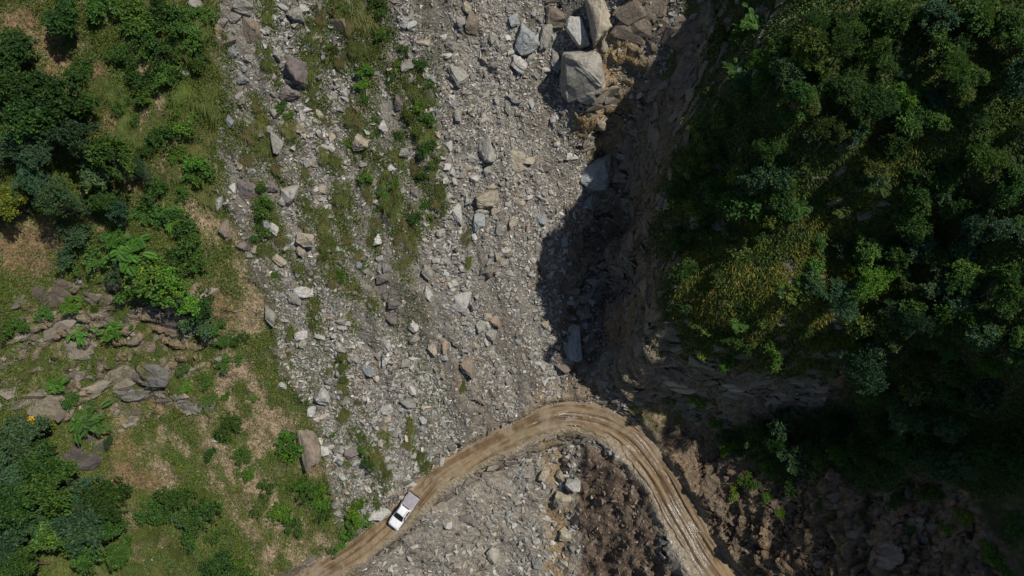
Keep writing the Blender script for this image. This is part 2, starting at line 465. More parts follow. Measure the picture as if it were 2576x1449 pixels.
# ------------------------------------------------------------------ mesh helpers
def mesh_np(name, V, F, cols=None, smooth=False, extra=None):
    """V (n,3) float, F (m,k) int, all faces of one size"""
    me = bpy.data.meshes.new(name)
    V = np.ascontiguousarray(V, np.float32); F = np.ascontiguousarray(F, np.int32)
    m, k = F.shape
    me.vertices.add(len(V)); me.vertices.foreach_set('co', V.ravel())
    me.loops.add(m * k); me.loops.foreach_set('vertex_index', F.ravel())
    me.polygons.add(m)
    me.polygons.foreach_set('loop_start', np.arange(0, m * k, k, dtype=np.int32))
    me.polygons.foreach_set('loop_total', np.full(m, k, np.int32))
    me.polygons.foreach_set('use_smooth', np.full(m, smooth, bool))
    if cols is not None:
        a = me.attributes.new('tone', 'FLOAT_COLOR', 'POINT')
        c4 = np.ones((len(V), 4), np.float32); c4[:, :3] = cols
        a.data.foreach_set('color', c4.ravel())
    for nm, arr in (extra or {}).items():
        a = me.attributes.new(nm, 'FLOAT', 'POINT')
        a.data.foreach_set('value', np.ascontiguousarray(arr, np.float32))
    me.update(calc_edges=True)
    me.validate()
    return me
def link(name, me, mat=None, parent=None):
    o = bpy.data.objects.new(name, me)
    COL.objects.link(o)
    if mat is not None and me is not None and not me.materials:
        me.materials.append(mat)
    if parent is not None: o.parent = parent
    return o
def tag(o, label=None, cat=None, group=None, kind=None):
    if label: o['label'] = label
    if cat: o['category'] = cat
    if group: o['group'] = group
    if kind: o['kind'] = kind
    return o
def empty(name, loc):
    o = bpy.data.objects.new(name, None)
    o.empty_display_size = 0.3
    COL.objects.link(o); o.location = loc
    return o

# ------------------------------------------------------------------ materials
class NT:
    def __init__(s, name):
        s.m = bpy.data.materials.new(name); s.m.use_nodes = True
        s.n = s.m.node_tree.nodes; s.l = s.m.node_tree.links
        s.b = s.n.get('Principled BSDF')
        s.b.inputs['Specular IOR Level'].default_value = 0.25
    def new(s, t, **k):
        nd = s.n.new(t)
        for a, v in k.items(): setattr(nd, a, v)
        return nd
    def attr(s, nm): return s.new('ShaderNodeAttribute', attribute_name=nm)
    def noise(s, scale, detail=4, rough=.6, vec=None, dist=0):
        nd = s.new('ShaderNodeTexNoise'); nd.inputs['Scale'].default_value = scale
        nd.inputs['Detail'].default_value = detail; nd.inputs['Roughness'].default_value = rough
        nd.inputs['Distortion'].default_value = dist
        if vec is not None: s.l.new(vec, nd.inputs['Vector'])
        return nd
    def ramp(s, fac, stops):
        nd = s.new('ShaderNodeValToRGB'); cr = nd.color_ramp
        while len(cr.elements) < len(stops): cr.elements.new(.5)
        for e, (p, c) in zip(cr.elements, stops):
            e.position = p; e.color = (c, c, c, 1) if not hasattr(c, '__len__') else (*c, 1)
        s.l.new(fac, nd.inputs['Fac']); return nd
    def mul(s, a, b, fac=1.0):
        nd = s.new('ShaderNodeMix', data_type='RGBA', blend_type='MULTIPLY')
        nd.inputs['Factor'].default_value = fac
        s.l.new(a, nd.inputs[6]); s.l.new(b, nd.inputs[7]); return nd.outputs[2]
    def bump(s, h, dist, strength=1.0):
        nd = s.new('ShaderNodeBump'); nd.inputs['Distance'].default_value = dist; nd.inputs['Strength'].default_value = strength
        s.l.new(h, nd.inputs['Height']); s.l.new(nd.outputs[0], s.b.inputs['Normal']); return nd
    def coords(s, kind='Object'):
        return s.new('ShaderNodeTexCoord').outputs[kind]

def mat_ground():
    t = NT('ground'); co = t.coords()
    a = t.attr('tone')
    vor = t.new('ShaderNodeTexVoronoi'); vor.inputs['Scale'].default_value = 3.2
    t.l.new(co, vor.inputs['Vector'])
    n = t.noise(1.6, 8, .72, co)
    r = t.ramp(n.outputs['Fac'], [(.25, .55), (.5, .95), (.75, 1.4)])
    c = t.mul(a.outputs['Color'], r.outputs['Color'])
    bw = t.new('ShaderNodeSeparateColor'); t.l.new(vor.outputs['Color'], bw.inputs[0])
    r2 = t.ramp(bw.outputs[0], [(0, .72), (1, 1.25)])
    c = t.mul(c, r2.outputs['Color'], .8)
    t.l.new(c, t.b.inputs['Base Color']); t.b.inputs['Roughness'].default_value = .92
    n2 = t.noise(4.0, 8, .75, co)
    ad = t.new('ShaderNodeMath', operation='ADD'); t.l.new(n2.outputs['Fac'], ad.inputs[0]); t.l.new(vor.outputs['Distance'], ad.inputs[1])
    t.bump(ad.outputs[0], .16, .9)
    return t.m
def mat_road():
    t = NT('road_mud'); co = t.coords()
    a = t.attr('tone'); w = t.attr('wet')
    n = t.noise(1.1, 7, .65, co)
    r = t.ramp(n.outputs['Fac'], [(.3, .72), (.7, 1.2)])
    c = t.mul(a.outputs['Color'], r.outputs['Color'])
    t.l.new(c, t.b.inputs['Base Color'])
    n2 = t.noise(2.4, 5, .6, co)
    sub = t.new('ShaderNodeMath', operation='MULTIPLY_ADD'); t.l.new(n2.outputs['Fac'], sub.inputs[0]); sub.inputs[1].default_value = .9
    t.l.new(w.outputs['Fac'], sub.inputs[2])
    rr = t.ramp(sub.outputs[0], [(.72, .85), (1.0, .26)])
    t.l.new(rr.outputs['Color'], t.b.inputs['Roughness'])
    sp = t.ramp(sub.outputs[0], [(.72, .3), (1.0, 1.0)])
    t.l.new(sp.outputs['Color'], t.b.inputs['Specular IOR Level'])
    n3 = t.noise(5.0, 7, .7, co)
    t.bump(n3.outputs['Fac'], .10, .9)
    return t.m
def mat_rubble():
    t = NT('rubble_stone'); co = t.coords()
    a = t.attr('tone')
    n = t.noise(2.5, 5, .7, co)
    r = t.ramp(n.outputs['Fac'], [(.3, .75), (.7, 1.2)])
    t.l.new(t.mul(a.outputs['Color'], r.outputs['Color']), t.b.inputs['Base Color'])
    t.b.inputs['Roughness'].default_value = .85
    n2 = t.noise(9.0, 3, .6, co); t.bump(n2.outputs['Fac'], .04, .7)
    return t.m
def mat_boulder():
    t = NT('boulder_stone')
    geo = t.new('ShaderNodeNewGeometry'); oi = t.new('ShaderNodeObjectInfo')
    co = t.coords()
    # bedded schist: noise squeezed across the bedding
    mp = t.new('ShaderNodeMapping'); mp.inputs['Scale'].default_value = (1.2, 1.6, 7.0); mp.inputs['Rotation'].default_value = (.5, .25, 0)
    t.l.new(co, mp.inputs['Vector'])
    n = t.noise(1.3, 7, .65, mp.outputs[0], .6)
    n2 = t.noise(.9, 6, .68, geo.outputs['Position'])
    r = t.ramp(n.outputs['Fac'], [(.3, .68), (.5, 1.0), (.72, 1.25)])
    r2 = t.ramp(n2.outputs['Fac'], [(.3, (.78, .74, .66)), (.52, (1, 1, 1)), (.75, (1.15, 1.05, .88))])
    n4 = t.noise(2.2, 7, .75, geo.outputs['Position'], .8)
    r4 = t.ramp(n4.outputs['Fac'], [(.38, (.5, .47, .42)), (.48, (1, 1, 1)), (.62, (1, 1, 1)), (.72, (1.25, 1.24, 1.2))])
    c = t.mul(oi.outputs['Color'], r.outputs['Color'])
    c = t.mul(c, r2.outputs['Color'])
    c = t.mul(c, r4.outputs['Color'], .75)
    t.l.new(c, t.b.inputs['Base Color']); t.b.inputs['Roughness'].default_value = .85
    n3 = t.noise(3.2, 8, .72, geo.outputs['Position'])
    ad = t.new('ShaderNodeMath', operation='ADD'); t.l.new(n.outputs['Fac'], ad.inputs[0]); t.l.new(n3.outputs['Fac'], ad.inputs[1])
    t.bump(ad.outputs[0], .22, .9)
    return t.m
def mat_leaf(name, trans=.25, rough=.55):
    t = NT(name); oi = t.new('ShaderNodeObjectInfo'); a = t.attr('tone')
    c = t.mul(oi.outputs['Color'], a.outputs['Color'])
    t.l.new(c, t.b.inputs['Base Color']); t.b.inputs['Roughness'].default_value = rough
    tr = t.new('ShaderNodeBsdfTranslucent'); t.l.new(c, tr.inputs['Color'])
    mx = t.new('ShaderNodeMixShader'); mx.inputs[0].default_value = trans
    t.l.new(t.b.outputs[0], mx.inputs[1]); t.l.new(tr.outputs[0], mx.inputs[2])
    t.l.new(mx.outputs[0], t.n['Material Output'].inputs['Surface'])
    return t.m
def mat_cover():
    t = NT('cover_leaf'); a = t.attr('tone')
    t.l.new(a.outputs['Color'], t.b.inputs['Base Color']); t.b.inputs['Roughness'].default_value = .6
    return t.m
def mat_bark():
    t = NT('bark'); co = t.coords()
    n = t.noise(6, 5, .7, co)
    r = t.ramp(n.outputs['Fac'], [(.3, (.06, .045, .03)), (.7, (.17, .14, .105))])
    t.l.new(r.outputs['Color'], t.b.inputs['Base Color']); t.b.inputs['Roughness'].default_value = .9
    t.bump(n.outputs['Fac'], .03)
    return t.m
def mat_plain(name, col, rough=.5, metal=0, coat=0, var=.06, scale=4):
    t = NT(name); co = t.coords()
    n = t.noise(scale, 4, .6, co)
    r = t.ramp(n.outputs['Fac'], [(.3, tuple(c * (1 - var) for c in col)), (.7, tuple(min(1, c * (1 + var)) for c in col))])
    t.l.new(r.outputs['Color'], t.b.inputs['Base Color'])
    t.b.inputs['Roughness'].default_value = rough; t.b.inputs['Metallic'].default_value = metal
    t.b.inputs['Coat Weight'].default_value = coat
    t.b.inputs['Specular IOR Level'].default_value = .5
    return t.m
M = dict(ground=mat_ground(), road=mat_road(), rubble=mat_rubble(), boulder=mat_boulder(), leaf=mat_leaf('leaf'), grass=mat_leaf('grass_blade', .2, .6),
         cover=mat_cover(), bark=mat_bark())

# ------------------------------------------------------------------ terrain and road
ny, nx = X.shape
idx = np.arange(ny * nx).reshape(ny, nx)
quads = np.stack([idx[:-1, :-1], idx[:-1, 1:], idx[1:, 1:], idx[1:, :-1]], -1).reshape(-1, 4)
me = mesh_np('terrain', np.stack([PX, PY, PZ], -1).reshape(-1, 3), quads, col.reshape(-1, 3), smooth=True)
tag(link('terrain', me, M['ground']), 'steep mountainside of rubble, soil and bedrock around a gully', kind='structure')

def build_road():
    s_ax = np.arange(0, road_s[-1], 0.2)
    cx = np.interp(s_ax, road_s, road_c[:, 0]); cy = np.interp(s_ax, road_s, road_c[:, 1]); cz = np.interp(s_ax, road_s, road_c[:, 2])
    k = np.ones(9) / 9
    tx, ty = np.gradient(cx), np.gradient(cy)
    tx = np.convolve(np.pad(tx, 4, mode='edge'), k, 'valid'); ty = np.convolve(np.pad(ty, 4, mode='edge'), k, 'valid')
    L = np.hypot(tx, ty); nxv, nyv = -ty / L, tx / L
    t_ax = np.linspace(-1, 1, 57)
    S, T = np.meshgrid(s_ax, t_ax, indexing='ij')
    hwid = half_width(S) + 0.35
    jag = (fbm2(S * .8, np.sign(T) * 7.0, 3, 91) - .5) * 0.9
    off = T * (hwid + jag * (np.abs(T) > .8))
    x = cx[:, None] + nxv[:, None] * off; y = cy[:, None] + nyv[:, None] * off
    u = off + (vnoise2(S * .08, S * 0 + 3) - .5) * 0.8
    right = sstep(S_MID - 4, S_MID + 8, S)
    rut = np.zeros_like(u)
    u = u + (fbm2(S * .09, S * 0 + 8, 2, 14) - .5) * .8
    for c0, w0, d0 in ((-1.15, .26, .15), (.55, .26, .15), (-.35, .16, .07), (1.35, .18, .08)):
        cc = c0 + (vnoise2(S * .10, S * 0 + c0 * 9) - .5) * 1.0
        g = np.exp(-((u - cc) / w0) ** 2); g2 = np.exp(-((np.abs(u - cc) - w0 * 1.9) / (w0 * .7)) ** 2)
        rut += (-g * d0 + g2 * d0 * .55) * (.55 + .75 * right) * (.25 + 1.5 * sstep(.3, .7, vnoise2(S * .3, S * 0 + c0 * 4, 5)))
    for c0, w0, d0 in ((-1.75, .12, .05), (1.95, .15, .08), (.1, .1, .05), (.95, .1, .05)):
        cc = c0 + (vnoise2(S * .15, S * 0 + c0 * 5) - .5) * .4
        rut += np.exp(-((u - cc) / w0) ** 2) * -d0 * right * 2.0 * sstep(.4, .7, vnoise2(S * .35, S * 0 + c0 * 3, 6))
    z = cz[:, None] + rut + (fbm2(x * 1.1, y * 1.1, 4, 95) - .5) * .26 + 0.06
    edge = sstep(.86, 1.0, np.abs(T))
    z = z - edge * .45
    # debris that washed over the road at the gully mouth
    dcx, dcy, _ = at_z(1372, 1060, 2.8)
    dd = np.hypot((x - dcx) * 1.3, (y - dcy) * .35)
    wash = (1 - sstep(.3, 1.5, dd + (fbm2(x * .9, y * .9, 3, 96) - .5) * 1.6)) * .8
    z = z + wash * (.12 + .2 * (fbm2(x * 1.5, y * 1.5, 3, 97) - .3))
    n = fbm2(x * .6, y * .6, 4, 98); nn = fbm2(S * .12, u * 2.2, 3, 99)
    c = mix(np.ones(x.shape + (3,)) * C(.135, .088, .046), np.ones(x.shape + (3,)) * C(.245, .175, .10), sstep(.35, .65, nn))
    c = mix(c, np.ones(x.shape + (3,)) * C(.24, .19, .125), sstep(.5, .74, n) * (1 - right * .3))
    c = mix(c, np.ones(x.shape + (3,)) * C(.26, .22, .165), wash * .8)
    c = mix(c, np.ones(x.shape + (3,)) * C(.27, .225, .165), sstep(.72, .97, np.abs(T)))
    Dx, Dy, _ = project(x, y, z)
    wet = np.zeros_like(x)
    for bx, by, rx, ry in ((1425, 1046, 30, 12), (1690, 1290, 26, 40), (1730, 1350, 30, 45), (1760, 1400, 26, 40), (1640, 1175, 20, 25), (1490, 1050, 60, 20), (1600, 1120, 40, 30)):
        wet = np.maximum(wet, blob(Dx, Dy, bx, by, rx, ry, .6) * (.85 if by > 1200 or bx < 1440 else .4))
    wet = wet * (.45 + .55 * sstep(.03, -.05, rut)) + right * .16
    c = c * (1 - .35 * np.clip(wet, 0, 1))[..., None]
    a, b = S.shape
    ii = np.arange(a * b).reshape(a, b)
    q = np.stack([ii[:-1, :-1], ii[1:, :-1], ii[1:, 1:], ii[:-1, 1:]], -1).reshape(-1, 4)
    me = mesh_np('road', np.stack([x, y, z], -1).reshape(-1, 3), q, c.reshape(-1, 3), True, {'wet': wet.ravel()})
    tag(link('road', me, M['road']), 'muddy dirt road rutted by tyres', kind='structure')
build_road()

# ------------------------------------------------------------------ stone shapes
def hull_shape(n, seed, boxy=.5, flat=1.0):
    r = np.random.default_rng(seed)
    p = r.normal(size=(n, 3)); p /= np.linalg.norm(p, axis=1, keepdims=True)
    b = p / np.abs(p).max(1, keepdims=True)
    p = p * (1 - boxy) + b * boxy * .85
    p *= r.uniform(.72, 1.0, (n, 1))
    p[:, 2] *= flat
    bm = bmesh.new()
    for v in p: bm.verts.new(v)
    res = bmesh.ops.convex_hull(bm, input=bm.verts)
    bmesh.ops.delete(bm, geom=[v for v in bm.verts if not v.link_faces], context='VERTS')
    bmesh.ops.triangulate(bm, faces=bm.faces[:])
    bmesh.ops.recalc_face_normals(bm, faces=bm.faces[:])
    bm.verts.index_update()
    V = np.array([v.co[:] for v in bm.verts]); F = np.array([[v.index for v in f.verts] for f in bm.faces])
    bm.free()
    lo, hi = V.min(0), V.max(0)
    V = (V - (lo + hi) / 2) / ((hi - lo) / 2) * np.array([1, 1, 1])
    return V, F
SMALL = [hull_shape(8, 100 + i, .55) for i in range(14)]
MED = [hull_shape(10, 200 + i, .7) for i in range(16)]

def frames(n, spin):
    """rotation matrices whose z is n and whose x is spun in plan"""
    ax = np.stack([np.cos(spin), np.sin(spin), np.zeros_like(spin)], -1)
    yv = np.cross(n, ax); yv /= np.linalg.norm(yv, axis=-1, keepdims=True)
    xv = np.cross(yv, n)
    return np.stack([xv, yv, n], -1)

def merge_stones(name, lib, pos, nrmv, scale, spin, cols, seed=0, jit=.42):
    r = np.random.default_rng(seed)
    n = len(pos)
    which = r.integers(0, len(lib), n)
    tilt = nrmv + r.normal(size=(n, 3)) * jit
    tilt /= np.linalg.norm(tilt, axis=1, keepdims=True)
    R = frames(tilt, spin)
    Vs, Fs, Cs, base = [], [], [], 0
    for k, (V, F) in enumerate(lib):
        s = np.where(which == k)[0]
        if not len(s): continue
        P = V[None] * scale[s][:, None, :]
        P = np.einsum('nij,nvj->nvi', R[s], P) + pos[s][:, None, :]
        m, v = len(s), len(V)
        Vs.append(P.reshape(-1, 3))
        Fs.append((F[None] + (np.arange(m) * v)[:, None, None] + base).reshape(-1, 3))
        Cs.append(np.repeat(cols[s], v, 0))
        base += m * v
    return mesh_np(name, np.concatenate(Vs), np.concatenate(Fs), np.concatenate(Cs))

def scatter(n, x0, x1, y0, y1, seed):
    r = np.random.default_rng(seed)
    return r.uniform(x0, x1, n), r.uniform(y0, y1, n), r

TREES_PLACED = []
def in_frame(x, y, z, pad=40):
    a, b, d = project(x, y, z)
    return (a > -pad) & (a < 2575 + pad) & (b > -pad) & (b < 1449 + pad)

def stone_colors(n, r, kind):
    g = r.uniform(.42, 1.25, n)
    base = np.tile(C(.325, .31, .278), (n, 1))
    w = r.random(n)
    base[w > .74] = C(.35, .305, .24)
    base[w > .88] = C(.28, .295, .285)
    base[w > .95] = C(.20, .17, .16)
    base[w > .988] = C(.31, .225, .155)
    bright = r.random(n) > .9
    g[bright] *= 1.5
    if kind == 'pink':
        base = base * .4 + np.tile(C(.37, .265, .175), (n, 1)) * .6
    if kind == 'cliff':
        base = base * .25 + np.tile(C(.15, .12, .088), (n, 1)) * .75
        g = r.uniform(.6, 1.2, n)
    if kind == 'brown':
        base = base * .2 + np.tile(C(.14, .10, .07), (n, 1)) * .8
    return base * g[:, None]

def rubble():
    allp = {}
    # small stones
    def field(n, seed, keep):
        x, y, r = scatter(n, -66, 40, -12, 72, seed)
        z = HZ(x, y)
        ok = in_frame(x, y, z)
        x, y, z = x[ok], y[ok], z[ok]
        k = keep(x, y) > r.random(len(x))
        return x[k], y[k], z[k], r
    coarse_f = lambda x, y: fbm2((x * .93 + y * .35) * .22, (x * .35 - y * .93) * .05, 3, 121)
    def make(name, label, lib, x, y, z, r, size, kind, sink=.2, flat=(.22, .6), bedded=False):
        n = len(x)
        nr = Hn(x, y, .6)
        a = size
        sc = np.stack([a * r.uniform(.8, 1.7, n), a * r.uniform(.5, .95, n), a * r.uniform(flat[0], flat[1], n)], -1) * .5
        cols = stone_colors(n, r, kind)
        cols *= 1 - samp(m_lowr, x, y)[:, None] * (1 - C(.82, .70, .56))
        spin = r.normal(.35, .18, n) if bedded else r.uniform(0, 2 * math.pi, n)
        pos = np.stack([x, y, z], -1) + nr * (sc[:, 2:3] * (1 - 2 * sink))
        me = merge_stones(name, lib, pos, nr, sc, spin, cols, 5, .16 if bedded else .42)
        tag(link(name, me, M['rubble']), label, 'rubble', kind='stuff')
        return len(me.polygons)
    tot = 0
    dens = lambda x, y: samp(m_scree, x, y) * (1 - .8 * samp(m_gully, x, y)) * (.22 + .78 * sstep(.34, .58, coarse_f(x, y))) * (np.abs(samp(RD, x, y)) > samp(hw, x, y) + .1)
    x, y, z, r = field(230000, 1, lambda x, y: dens(x, y) * .95)
    tot += make('gravel', 'small grey angular stones covering the landslide slope', SMALL, x, y, z, r, .15 + .34 * r.random(len(x)) ** 2.0, 'grey')
    def dens2(x, y):
        f = sstep(.36, .62, coarse_f(x, y))
        a, b, d = project(x, y, HZ(x, y))
        fine = blob(a, b, 1250, 250, 110, 500, .3) * .55 + blob(a, b, 1400, 380, 90, 160, .4) * .5
        return samp(m_scree, x, y) * (1 - .6 * samp(m_gully, x, y)) * (.05 + .95 * f) * (1 - np.clip(fine, 0, .8)) * (np.abs(samp(RD, x, y)) > samp(hw, x, y) + .3)
    x, y, z, r = field(34000, 2, lambda x, y: dens2(x, y) * .9)
    tot += make('rubble', 'grey angular broken rocks strewn over the landslide slope', MED, x, y, z, r, .36 + .72 * r.random(len(x)) ** 3.2, 'grey')
    d3 = lambda x, y: samp(m_below, x, y) * (1 - samp(m_mound, x, y)) * (np.abs(samp(RD, x, y)) > samp(hw, x, y) + .8)
    x, y, z, r = field(60000, 3, lambda x, y: d3(x, y) * .95 * sstep(.25, .5, fbm2(x * .3, y * .3, 3, 130)))
    tot += make('spoil_gravel', 'pale stones spilled down the bank below the road', SMALL, x, y, z, r, .16 + .75 * r.random(len(x)) ** 3, 'grey')
    x, y, z, r = field(90000, 4, lambda x, y: samp(m_pink, x, y) * .9)
    tot += make('pink_gravel', 'pinkish loose gravel in the chutes of the grassy slope', SMALL, x, y, z, r, .10 + .22 * r.random(len(x)) ** 3, 'pink')
    x, y, z, r = field(50000, 9, lambda x, y: (x < -18) * (1 - samp(m_scree, x, y)) * .30 * sstep(.5, .65, fbm2(x * .3, y * .3, 3, 133)))
    tot += make('meadow_pebbles', 'pale pebbles strewn through the grass of the spur', SMALL, x, y, z, r, .10 + .34 * r.random(len(x)) ** 3, 'pink')
    x, y, z, r = field(60000, 5, lambda x, y: np.maximum(samp(m_mound, x, y) * .5, samp(m_lowr, x, y) * .8 * sstep(.35, .6, fbm2(x * .25, y * .25, 3, 131))) * (np.abs(samp(RD, x, y)) > samp(hw, x, y) + .5))
    tot += make('dirt_clods', 'brown clods and broken stones on the dark earth banks', SMALL, x, y, z, r, .18 + .6 * r.random(len(x)) ** 3, 'brown')
    x, y, z, r = field(26000, 6, lambda x, y: (np.abs(samp(RD, x, y)) < samp(hw, x, y) + .9) * (.05 + .95 * sstep(.5, 1.1, np.abs(samp(RD, x, y)) - samp(hw, x, y) + .9)) * .5)
    rz = samp(RH, x, y)
    z = np.maximum(z, np.where(np.abs(samp(RD, x, y)) < samp(hw, x, y), rz + .04, z))
    tot += make('road_gravel', 'scattered pebbles along the edges of the dirt road', SMALL, x, y, z, r, .10 + .22 * r.random(len(x)) ** 3, 'grey')
    x, y, z, r = field(320000, 8, lambda x, y: samp(m_rock, x, y) * (1 - .4 * samp(m_scree, x, y)) * .42 * np.clip(samp(slope, x, y) / 3.2, .16, 1.3) * (1 + 1.0 * samp(m_lowr, x, y)))
    tot += make('cliff_blocks', 'broken bedded blocks of the cliff and crag faces', MED, x, y, z, r, (.3 + 2.0 * r.random(len(x)) ** 4) * (1 - .58 * samp(m_lowr, x, y)), 'cliff', .6, (.25, .5), True)
    print('rubble tris', tot)
rubble()

# ------------------------------------------------------------------ boulders
def boulder_mesh(seed, n=16, boxy=.6, cuts=2, rough=.07):
    V, F = hull_shape(n, seed, boxy)
    bm = bmesh.new()
    vs_ = [bm.verts.new(v) for v in V]
    for f in F: bm.faces.new([vs_[i] for i in f])
    bmesh.ops.dissolve_limit(bm, angle_limit=.30, verts=bm.verts[:], edges=bm.edges[:])
    bmesh.ops.bevel(bm, geom=bm.edges[:], offset=.05, segments=1, affect='EDGES')
    bmesh.ops.triangulate(bm, faces=bm.faces[:])
    for _ in range(cuts):
        bmesh.ops.subdivide_edges(bm, edges=[e for e in bm.edges if e.calc_length() > .16], cuts=1, use_grid_fill=True)
        bmesh.ops.triangulate(bm, faces=bm.faces[:])
    bm.normal_update()
    co = np.array([v.co[:] for v in bm.verts]); no = np.array([v.normal[:] for v in bm.verts])
    r = np.random.default_rng(seed)
    o = r.uniform(0, 50, 3)
    q = co @ np.array([[.9, .3, .2], [-.3, .9, .3], [-.1, -.3, .93]])
    d = (fbm3(q[:, 0] * 1.6 + o[0], q[:, 1] * 1.6 + o[1], q[:, 2] * 6 + o[2], 3, seed) - .5) * rough * 2.4
    d += (fbm3(q[:, 0] * 4 + o[0], q[:, 1] * 4 + o[1], q[:, 2] * 4 + o[2], 2, seed + 5) - .5) * rough * 1.2
    for v, dd, nn in zip(bm.verts, d, no):
        v.co += Vector(nn) * dd
    me = bpy.data.meshes.new('boulder')
    bm.to_mesh(me); bm.free()
    me.materials.append(M['boulder'])
    return me
PROTO = [boulder_mesh(300 + i, 12 + i % 5, .5 + .1 * (i % 4), 2, .11) for i in range(16)]
GREY, PALE, TAN, BLUE, PURP, RUST, BROWN = (.31, .30, .27), (.48, .47, .445), (.38, .335, .26), (.28, .305, .31), (.185, .16, .155), (.33, .255, .19), (.235, .195, .155)
TONES = dict(k=(.33, .315, .28), g=GREY, w=PALE, t=TAN, b=BLUE, p=PURP, r=RUST, n=BROWN)
bcount = [0]
def boulder(dx, dy, w, h, tone, label, group=None, flat=.6, spin=None, name='boulder', sink=.36, proto=None):
    x, y, k = march(np.array([dx], float), np.array([dy], float), HZ)
    x, y, k = float(x[0]), float(y[0]), float(k[0])
    u = 1.5 * k / 2575
    sw, sh = w * u * .56, h * u * .56
    n = Vector(Hn(np.array([x]), np.array([y]), 1.0)[0])
    rr = random.Random(int(dx * 7 + dy * 13))
    q = Vector((0, 0, 1)).rotation_difference((n + Vector((rr.uniform(-.12, .12), rr.uniform(-.12, .12), .25))).normalized())
    hz = min(sw, sh) * flat * 1.25
    me = PROTO[(bcount[0] * 5 + rr.randrange(16)) % 16] if proto is None else proto
    bcount[0] += 1
    o = link(name, me)
    sp = spin if spin is not None else rr.choice([0, 0, math.pi]) + rr.uniform(-.25, .25)
    o.rotation_mode = 'QUATERNION'
    o.rotation_quaternion = q @ Quaternion((0, 0, 1), sp)
    o.scale = (sw, sh, hz)
    o.location = Vector((x, y, float(HZ(np.array([x]), np.array([y]))[0]))) + n * hz * (1 - 2 * sink)
    v = rr.uniform(.85, 1.15)
    c = TONES[tone]
    o.color = (c[0] * v, c[1] * v, c[2] * v, 1)
    tag(o, label, 'boulder', group)
    return o

NAMED = [
 (1464, 174, 118, 134, 'k', 'huge pale grey block with a scooped face perched at the head of the gully', .85, 0),
 (1509, 48, 58, 116, 't', 'long tan grey slab standing beside the ochre crack above the huge block', .7, 0),
 (1454, 84, 46, 74, 'w', 'pale leaning stone wedged just above the huge scooped block', .7, .2),
 (1320, 100, 60, 78, 'b', 'broad greenish grey boulder on the rubble beside the gully head', .6, .2),
 (1305, 166, 40, 44, 'w', 'pale squat boulder just below the broad greenish grey one', .6, 0),
 (1372, 92, 28, 66, 'g', 'narrow upright dirt covered slab beside the huge scooped block', .7, -.1),
 (1397, 156, 28, 52, 'g', 'slim pointed stone leaning on the shaded side of the huge block', .7, 0),
 (1477, 243, 48, 32, 'g', 'shallow slab poking out beneath the huge scooped block', .5, -.3),
 (1392, 42, 54, 60, 'n', 'earth coated boulder half buried at the top of the rubble slope', .5, 0),
 (1504, 430, 76, 104, 'b', 'large shaded blue grey slab tilted in the gully bed', .45, -.55),
 (1482, 508, 36, 52, 'b', 'smooth oblong boulder in the gully just below the large tilted slab', .6, -.5),
 (1437, 864, 48, 88, 'b', 'tall blue grey slab standing in the shaded gully above the road', .5, -.15),
 (1300, 398, 44, 60, 't', 'ochre streaked flat slab lying in fine gravel', .35, .5),
 (1444, 1219, 36, 34, 'w', 'square pale block on the wash beside the dark earth mound', .8, -.1),
 (1412, 1254, 50, 40, 't', 'cream coloured split boulder in the ochre wash under the road', .7, .3),
 (1419, 1344, 34, 32, 't', 'rounded tan boulder low in the ochre wash', .7, 0),
 (1367, 1194, 22, 32, 't', 'small cream wedge of rock at the edge of the ochre wash', .7, -.4),
 (1409, 1199, 20, 36, 't', 'slim cream rock upstream of the split boulder', .7, .4),
 (1224, 502, 56, 40, 't', 'large tan boulder crowning a heap of rocks on the rubble slope', .8, .2),
 (1224, 378, 40, 60, 'g', 'tall grey boulder with a dark shaded side above the rock heap', .8, 0),
 (1149, 190, 60, 42, 'g', 'long rounded grey boulder by the edge of the green strip', .6, -.6),
 (1244, 809, 26, 32, 'r', 'rust orange boulder among grey rocks', .7, .3),
 (764, 736, 44, 30, 'w', 'bright white slab lying on the rubble slope', .55, -.1),
 (811, 994, 38, 44, 'w', 'white angular boulder with a sharp shadow near the gravel chute', .75, -.4),
 (781, 1126, 54, 100, 'n', 'massive purple brown boulder on grass beside the gravel chute', .75, 0),
 (1176, 924, 36, 54, 'n', 'brown upright boulder beside a grass tuft', .7, .1),
 (954, 1289, 56, 42, 'w', 'broad pale outcrop of stone beside the white pickup', .45, .3),
 (1159, 764, 46, 62, 'w', 'flat pale slab set into the gravel slope', .35, 0),
 (726, 232, 52, 38, 'p', 'purple brown boulder under a larger dark one', .75, .1),
 (744, 183, 56, 56, 'p', 'large dark boulder shaded by a tall grass tuft', .75, 0),
 (1234, 1396, 38, 38, 'g', 'lone rounded boulder on the stony bank below the road', .7, 0),
 (1174, 1304, 54, 24, 'p', 'dark flat slab casting a shadow below the road', .6, -.5),
 (630, 70, 40, 70, 'n', 'tall brown grey slab at the upper edge of the rubble', .7, .25),
 (607, 15, 54, 48, 'g', 'big rounded boulder at the top edge of the rubble', .7, 0),
 (620, 475, 44, 56, 'p', 'dark lichened slab next to a bright green bush', .55, .4),
 (550, 515, 22, 48, 'w', 'pale standing stone on the edge of the pink gravel', .7, -.2),
 (567, 580, 28, 56, 'n', 'brown pointed slab on the edge of the pink gravel', .7, .1),
 (726, 495, 48, 58, 'g', 'big layered grey block in the middle of the mossy rubble', .7, 0),
 (771, 600, 46, 36, 't', 'tan cracked block overlooking a grassy hollow', .7, -.4),
 (904, 357, 42, 42, 't', 'tan square boulder between two grass tufts', .6, 0),
 (1184, 60, 36, 56, 'n', 'brown boulder with a black shaded side near the top of the rubble', .8, .2),
 (1089, 1000, 12, 12, 'g', 'small grey stone on the gullied bank above the road', .7, 0),
]
